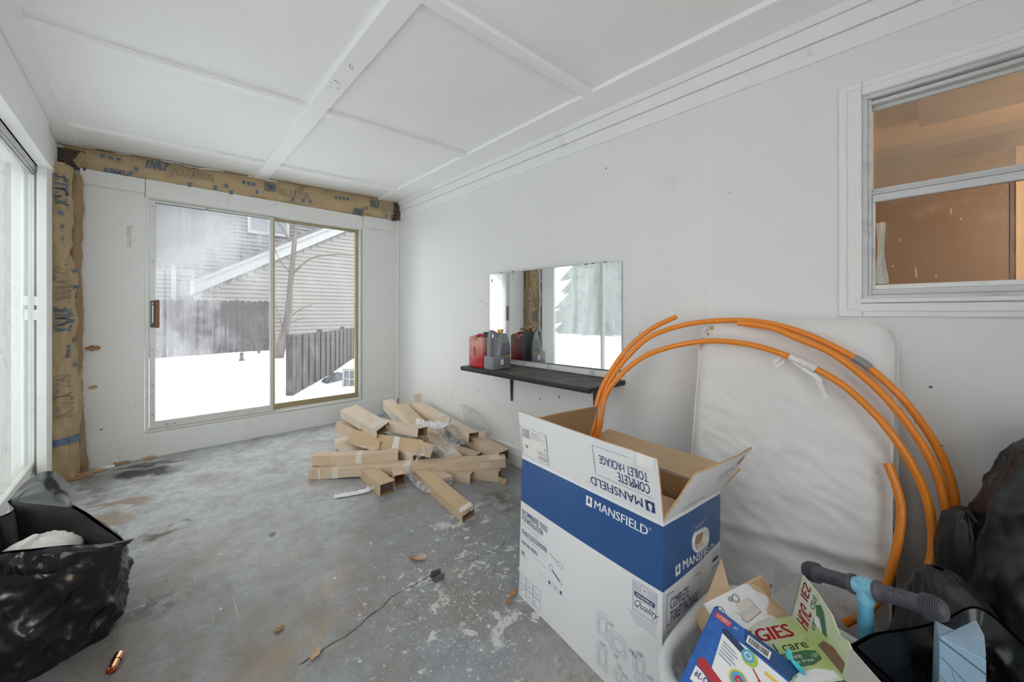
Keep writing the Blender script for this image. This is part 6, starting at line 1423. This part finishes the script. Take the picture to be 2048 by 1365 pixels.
    while u < .46: w_ = rg.choice((.003, .006)); patch(bm, L(3), u, .045, u + w_, .095); u += w_ + rg.choice((.003, .005))
    put('barcode', bm, BLACKI, bc)
    bm = B(); letters(bm, L(3), 'Pull it!', .50, .69, .72, .78, .02, turn=2); letters(bm, L(2), 'TM', .19, .05, .22, .075, 0, turn=2); put('white_lettering', bm, PRWHITE, tb)
    bm = B(); rg = random.Random(6)
    for k in range(34):
        u, v = rg.uniform(.02, .6), rg.uniform(.70, .98); r = rg.uniform(.010, .028); disc(bm, L(1), u, v, r, r * .7, n=8, r0=.55)
    put('tone_marks', bm, TOYBLUE2, tb, kind='stuff')

    # --- white carton with a drawing and a torn brown patch
    l, tp, rr = map(Vector, SKETCH); bl = l + rr - tp; n2 = (tp - l).cross(bl - l).normalized()
    if n2.dot(Vector((0, 0, 1.25)) - l) < 0: n2 = -n2
    sk = thing('white_carton', (l + rr) / 2 - n2 * .07, 'white carton with a small line drawing and a torn brown patch in the basket', 'box')
    bm = B(); hexa(bm, [p - n2 * .085 for p in (l, tp, rr, bl)], [l, tp, rr, bl]); bmesh.ops.recalc_face_normals(bm, faces=bm.faces[:]); bmesh.ops.bevel(bm, geom=bm.edges[:], offset=.0015, segments=1, affect='EDGES'); put('body', bm, BWHITE, sk)
    Q = bil(l, tp, rr, bl); T = lambda k: (lambda u, v: Q(u, v) + n2 * (.0006 * k))
    bm = B(); rg = random.Random(2); pts = [T(1)(1, 0), T(1)(1, .985), T(1)(.93, .985)] + [T(1)(.80 - .06 * math.sin(k * .9) + rg.uniform(-.03, .03) - .0 * k, .95 - .095 * k) for k in range(10)] + [T(1)(.70, 0)]; poly(bm, pts[::-1]); put('torn_patch', bm, CARD2, sk)
    bm = B(); poly(bm, [T(2)(.78, .06), T(2)(.985, .04), T(2)(.98, .62), T(2)(.88, .45), T(2)(.86, .2)]); put('torn_corrugation', bm, CARDED, sk)
    bm = B(); disc(bm, T(1), .15, .30, .062, .12, r0=.84); disc(bm, T(1), .14, .20, .02, .035); line(bm, T(1), .14, .25, .17, .36, .02); line(bm, T(1), .10, .30, .20, .28, .012); line(bm, T(1), .08, .20, .21, .42, .014); put('printed_emblem', bm, BLACKI, sk)
    bm = B(); poly(bm, [T(1)(.42, .28), T(1)(.62, .30), T(1)(.66, .66), T(1)(.40, .72), T(1)(.36, .60)]); put('drawing_fill', bm, M('pale rosy print', (.66, .58, .54), .5), sk)
    bm = B(); poly(bm, [T(2)(.40, .50), T(2)(.63, .48), T(2)(.64, .56), T(2)(.39, .59)]); put('drawing_band', bm, M('pale sage print', (.50, .58, .50), .5), sk)
    bm = B(); disc(bm, T(2), .45, .20, .055, .10, r0=.6); disc(bm, T(2), .38, .17, .035, .06, r0=.3); line(bm, T(2), .40, .72, .66, .66, .02); line(bm, T(2), .36, .60, .40, .72, .015); line(bm, T(2), .33, .42, .40, .62, .008); line(bm, T(2), .62, .30, .66, .66, .006); put('drawing_lines', bm, GREYINK, sk)
    def flp(pts, mat, nm, par): bm = B(); pts = list(map(Vector, pts)); nn = (pts[1] - pts[0]).cross(pts[2] - pts[0]).normalized(); slab(bm, pts, nn, .003); return put(nm, bm, mat, par)
    X = lambda fw, la, z: Vector((.6833 * fw + .7302 * la, .7302 * fw - .6833 * la, z))
    flp([l + n2 * .0, tp.lerp(l, .55), X(1.36, .74, .385), X(1.28, .66, .34)], CARD2, 'flap', sk); flp([l, bl.lerp(l, .6), bl.lerp(l, .5) - n2 * .10, l - n2 * .09 + Vector((0, 0, 0)), ], CARD2, 'side_flap', sk)
    # --- diaper carton, opened out
    r0, r1, tp2 = map(Vector, DIAPER); upv = tp2 - r0; left = X(1.2, .60, .255) - r0
    db = thing('diaper_carton', r0, 'green and white diaper carton torn open in the basket, red lettering', 'box')
    U = bil(r0, r1, r1 + upv * .92, tp2); Lf = bil(r0 + left, r1 + left, r1, r0)
    nl = (Lf(.5, .6) - Lf(.5, .4)).cross(Lf(.6, .5) - Lf(.4, .5)).normalized()
    if nl.z < 0: nl = -nl
    nu_ = (U(.6, .5) - U(.4, .5)).cross(U(.5, .6) - U(.5, .4)).normalized()
    if nu_.dot(Vector((0, 0, 1.25)) - r0) < 0: nu_ = -nu_
    bm = B(); slab(bm, [r0, r0 + left, r1 + left, r1], nl, .004); put('front_panel', bm, GREENP, db)
    bm = B(); slab(bm, [r0, r1, r1 + upv * .60 + Vector((.0, .0, 0)), U(.93, .72), U(.80, .66), U(.62, .86), U(.30, .97), tp2], nu_, .004); fp = put('raised_flap', bm, GREENP, db)
    A = lambda k: (lambda u, v: Lf(u, v) + nl * (.0008 * k)); C_ = lambda k: (lambda u, v: U(u, v) + nu_ * (.0008 * k))
    # the words run across the panel, reading from the basket side
    rot = lambda f: (lambda x, y: f(1 - y, x))
    fr = rot(A(1)); fr2 = rot(A(2))
    bm = B(); letters(bm, fr, 'HUGGIES', .08, .66, .88, .88, .035); put('red_lettering', bm, RED, db)
    bm = B(); letters(bm, fr, 'natural care', .22, .46, .93, .60, .005); put('green_lettering', bm, DKGREEN, db)
    bm = B(); poly(bm, [fr(.45, .22), fr(.85, .22), fr(.96, .28), fr(.96, .40), fr(.88, .43), fr(.45, .43)]); gb = put('green_badge', bm, DKGREEN, db)
    bm = B(); letters(bm, fr2, 'sensitive', .50, .33, .80, .40, 0); letters(bm, fr2, 'fragrance free', .50, .25, .88, .31, 0); put('white_lettering', bm, PRWHITE, gb)
    bm = B()
    for cu, cv, a_, b_ in ((.955, .58, .02, .04), (.93, .34, .05, .035), (.60, .12, .05, .03)): disc(bm, fr, cu, cv, a_, b_, n=12)
    put('leaf_print', bm, MIDGREEN, db)
    bm = B(); poly(bm, [fr(.55, .0), fr(.98, .0), fr(.98, .10), fr(.85, .17), fr(.65, .14)]); put('white_field', bm, PRWHITE, db)
    up1 = lambda x, y: C_(1)(1 - y, x) if False else C_(1)(y, x)
    # words climb the raised flap
    g2 = lambda x, y: C_(1)(y, x); g3 = lambda x, y: C_(2)(y, x)
    bm = B(); letters(bm, g2, 'HUG', .06, .10, .46, .34, .035); letters(bm, g2, 'IES', .60, .06, .92, .22, .035); put('red_lettering', bm, REDD, fp)
    bm = B(); letters(bm, g2, 'nat', .22, .38, .44, .46, .005); letters(bm, g2, 'care', .58, .27, .86, .36, .005); put('green_lettering', bm, DKGREEN, fp)
    bm = B(); poly(bm, [g2(.46, .44), g2(.72, .36), g2(.82, .44), g2(.74, .52), g2(.36, .66), g2(.36, .58)]); put('green_badge', bm, DKGREEN, fp)
    bm = B(); poly(bm, [g3(.38, .42), g3(.54, .38), g3(.56, .48), g3(.36, .58)]); put('torn_patch', bm, PRWHITE, fp)
    bm = B(); poly(bm, [g2(.05, .55), g2(.25, .62), g2(.34, .78), g2(.30, .98), g2(.06, .98)]); put('brown_print', bm, BROWNI, fp)
    bm = B(); s1 = r1 + upv * .60; slab(bm, [r1, r1 + Vector((-.03, -.075, -.005)), s1 + Vector((-.035, -.075, -.04)), s1], nu_, .004); put('grey_side', bm, M('greyed carton side', (.46, .45, .42), .5), db)
    flp([tp2, r0, r0 + left * .10 + Vector((.04, .04, .02)), tp2 + left * .07 + Vector((.07, .07, -.05))], M('grey carton lining', (.33, .32, .31), .6), 'lining_flap', db)
    flp([BF[0], BF[1], BF[2], BF[3]], CARDIN, 'brown_flap', db)
    # --- turquoise spoon rest and a clear bag
    o = bil(P(.545, .0), P(.76, .0), P(.78, .10), P(.56, .09)); tq = thing('turquoise_scoop', P(.6, .05), 'small turquoise plastic scoop on the edge of the toy carton', 'scoop')
    bm = B(); ctr = P(.66, .015) + n * .012; e1 = (P(.78, .05) - P(.55, -.02)) * .55; e2 = (P(.6, .06) - P(.6, -.02)) * .55
    grid(bm, lambda u, v: ctr + e1 * (u - .5) + e2 * ((v - .5) * math.sin(math.pi * min(1, max(0, u))) ** .7) - n * (.010 * math.sin(math.pi * v) * math.sin(math.pi * u)), 18, 10); put('bowl', bm, TURQ, tq, smooth=60)
    bm = B(); tube(bm, [ctr - e1 * .5, ctr - e1 * .62 + n * .01, ctr - e1 * .60 + n * .022], [.006, .008, .004], 10); put('tab', bm, TURQ, tq, smooth=60)
    cb = thing('clear_bag', mid + Vector((-.1, 0, .2)), 'crumpled clear plastic bag at the left rim inside the basket', 'plastic bag')
    q0 = Vector((1.12, .476, 0)); bm = B(); grid(bm, lambda u, v: q0 + du * (.10 * (u - .5)) + dv * (.10 * (v - .5)) + Vector((0, 0, .19 + .025 * ridge((u * 3, v * 3, 1), 1.0, 3.0) + .02 * fbm((u * 9, v * 9, 2), 1) - .05 * v)), 24, 16); put('film', bm, FILM, cb, smooth=40)
basket()

# ------------------------------------------------------------------ small things on the floor and stuck to the wall
def small_things():
    c = Vector((1.049, 1.669, zf(1.669))); ch = thing('steel_channel', c, 'short piece of dark steel U-channel on the floor', 'metal offcut')
    ax = Vector((.987, -.156, 0)); sd = Vector((.156, .987, 0)); w_, l_, h_, g = .024, .027, .031, .0035
    for nm, (a0, a1, z0, z1) in (('web', (-w_, w_, .002, .006)), ('flange', (-w_, -w_ + g, .006, h_)), ('flange', (w_ - g, w_, .006, h_))):
        bm = B(); q = [c + sd * a + ax * b for a, b in ((a0, -l_), (a1, -l_), (a1, l_), (a0, l_))]; hexa(bm, [v + Vector((0, 0, z0)) for v in q], [v + Vector((0, 0, z1)) for v in q]); bmesh.ops.recalc_face_normals(bm, faces=bm.faces[:]); put(nm, bm, DARKST, ch)
    c = Vector((-.10, 2.065, zf(2.065) + .016)); d = Vector((.25, .97, 0)).normalized()
    bm = B(); P = [c - d * .034, c + d * .034]; tube(bm, P, .0145, 20, caps=False); tube(bm, P[::-1], .0128, 20, caps=False); tube(bm, [c + d * .005, c + d * .036], .0162, 20, caps=False); tube(bm, [c + d * .034, c + d * .0345], [.0145, .0162], 20, caps=False)
    tag(put('copper_coupling', bm, COPPER, smooth=40), 'short bright copper pipe coupling on the floor by the bin bag', 'pipe fitting')
    def leaf(x, y, s, seed, lab, mat=LEAF, rot=0.0, wall=None):
        r = Vector((math.cos(rot), math.sin(rot), 0)); q = Vector((-math.sin(rot), math.cos(rot), 0)); zz = Vector((0, 0, 1)); o = Vector((x, y, zf(y) + .003))
        if wall is not None: r, q, zz, o = Vector((math.cos(rot), 0, math.sin(rot))), Vector((-math.sin(rot), 0, math.cos(rot))), Vector((0, -1, 0)), Vector((x, 4.568, wall))
        bm = B(); grid(bm, lambda u, v: o + r * (s * (u - .5) * 2) + q * (s * 1.0 * (v - .5) * (math.sin(math.pi * (u * .94 + .03)) ** .8 * (1 + .18 * math.sin(u * 15 + seed)))) + zz * (s * (.30 * abs(v - .5) + .16 * (1 + fbm((u * 3, v * 3, seed), 1)) * .6)), 12, 6)
        tag(put('dry_leaf', bm, mat, smooth=40), lab, 'leaf', 'dry leaves')
    leaf(.468, 1.62, .030, 1, 'curled dry leaf on the floor crack, nearest the viewer', LEAFP, .6)
    leaf(.389, 1.844, .022, 2, 'small crumpled leaf behind the one on the crack', LEAF, .2)
    leaf(1.055, 1.850, .038, 3, 'pointed pale leaf on the floor behind the steel channel', LEAFP, -.6)
    leaf(1.030, 1.885, .026, 4, 'darker leaf touching the pale one behind the steel channel', LEAF, -.5)
    leaf(1.256, 1.339, .026, 5, 'reddish leaf scrap at the foot of the big carton', M('reddish dry leaf', (.42, .20, .07), .7), .3)
    leaf(1.212, 1.316, .020, 6, 'small leaf scrap just in front of the reddish one', LEAF, .9)
    leaf(.52, 2.62, .020, 7, 'tiny brown leaf scrap in the middle of the bare floor', LEAF, .2)
    leaf(-.345, 0, .045, 8, 'long brown leaf stuck to the panel beside the insulation', LEAF, .05, wall=.965)
    leaf(-.345, 0, .028, 9, 'round withered leaf on the panel below the long one', LEAFP, .2, wall=.650)
    rng = random.Random(13)
    t = thing('debris', (-.38, 4.35, 0), 'torn bark and paper scraps on the floor in the left corner', 'debris')
    for k, (x, y, s, r) in enumerate(((-.40, 4.36, .07, .3), (-.33, 4.44, .06, .1), (-.27, 4.48, .05, .2), (-.43, 4.42, .05, -.4), (-.18, 4.52, .05, .0), (-.02, 4.53, .04, .1))):
        ca, sa = math.cos(r), math.sin(r); bm = B(); grid(bm, lambda u, v: (x + ca * s * (u - .5) * 2 - sa * .035 * (v - .5), y + sa * s * (u - .5) * 2 + ca * .035 * (v - .5), zf(y) + .004 + .018 * math.sin(math.pi * v) * (1 + .5 * fbm((u * 4, v, k), 1))), 8, 5); put('scrap', bm, (LEAF, CARDED, PAPERW, LEAFP, LEAF, CARDED)[k], t, smooth=50)
    bm = B()
    for k in range(260):
        x, y = rng.uniform(-.3, 1.9), rng.uniform(1.2, 4.4)
        s = rng.uniform(.0015, .0045); a = rng.uniform(0, 3.14); p = Vector((x, y, zf(y) + .001)); r = Vector((math.cos(a), math.sin(a), 0)) * s; q = Vector((-math.sin(a), math.cos(a), 0)) * s * .6
        poly(bm, [p - r, p - q * .8, p + r, p + q + Vector((0, 0, s))], rng.randrange(3))
    gr = put('floor_grit', bm, [DARKST, LEAF, PAPERW]); gr['kind'] = 'stuff'; tag(gr, 'scattered grit and paint crumbs on the concrete floor', 'grit')
small_things()
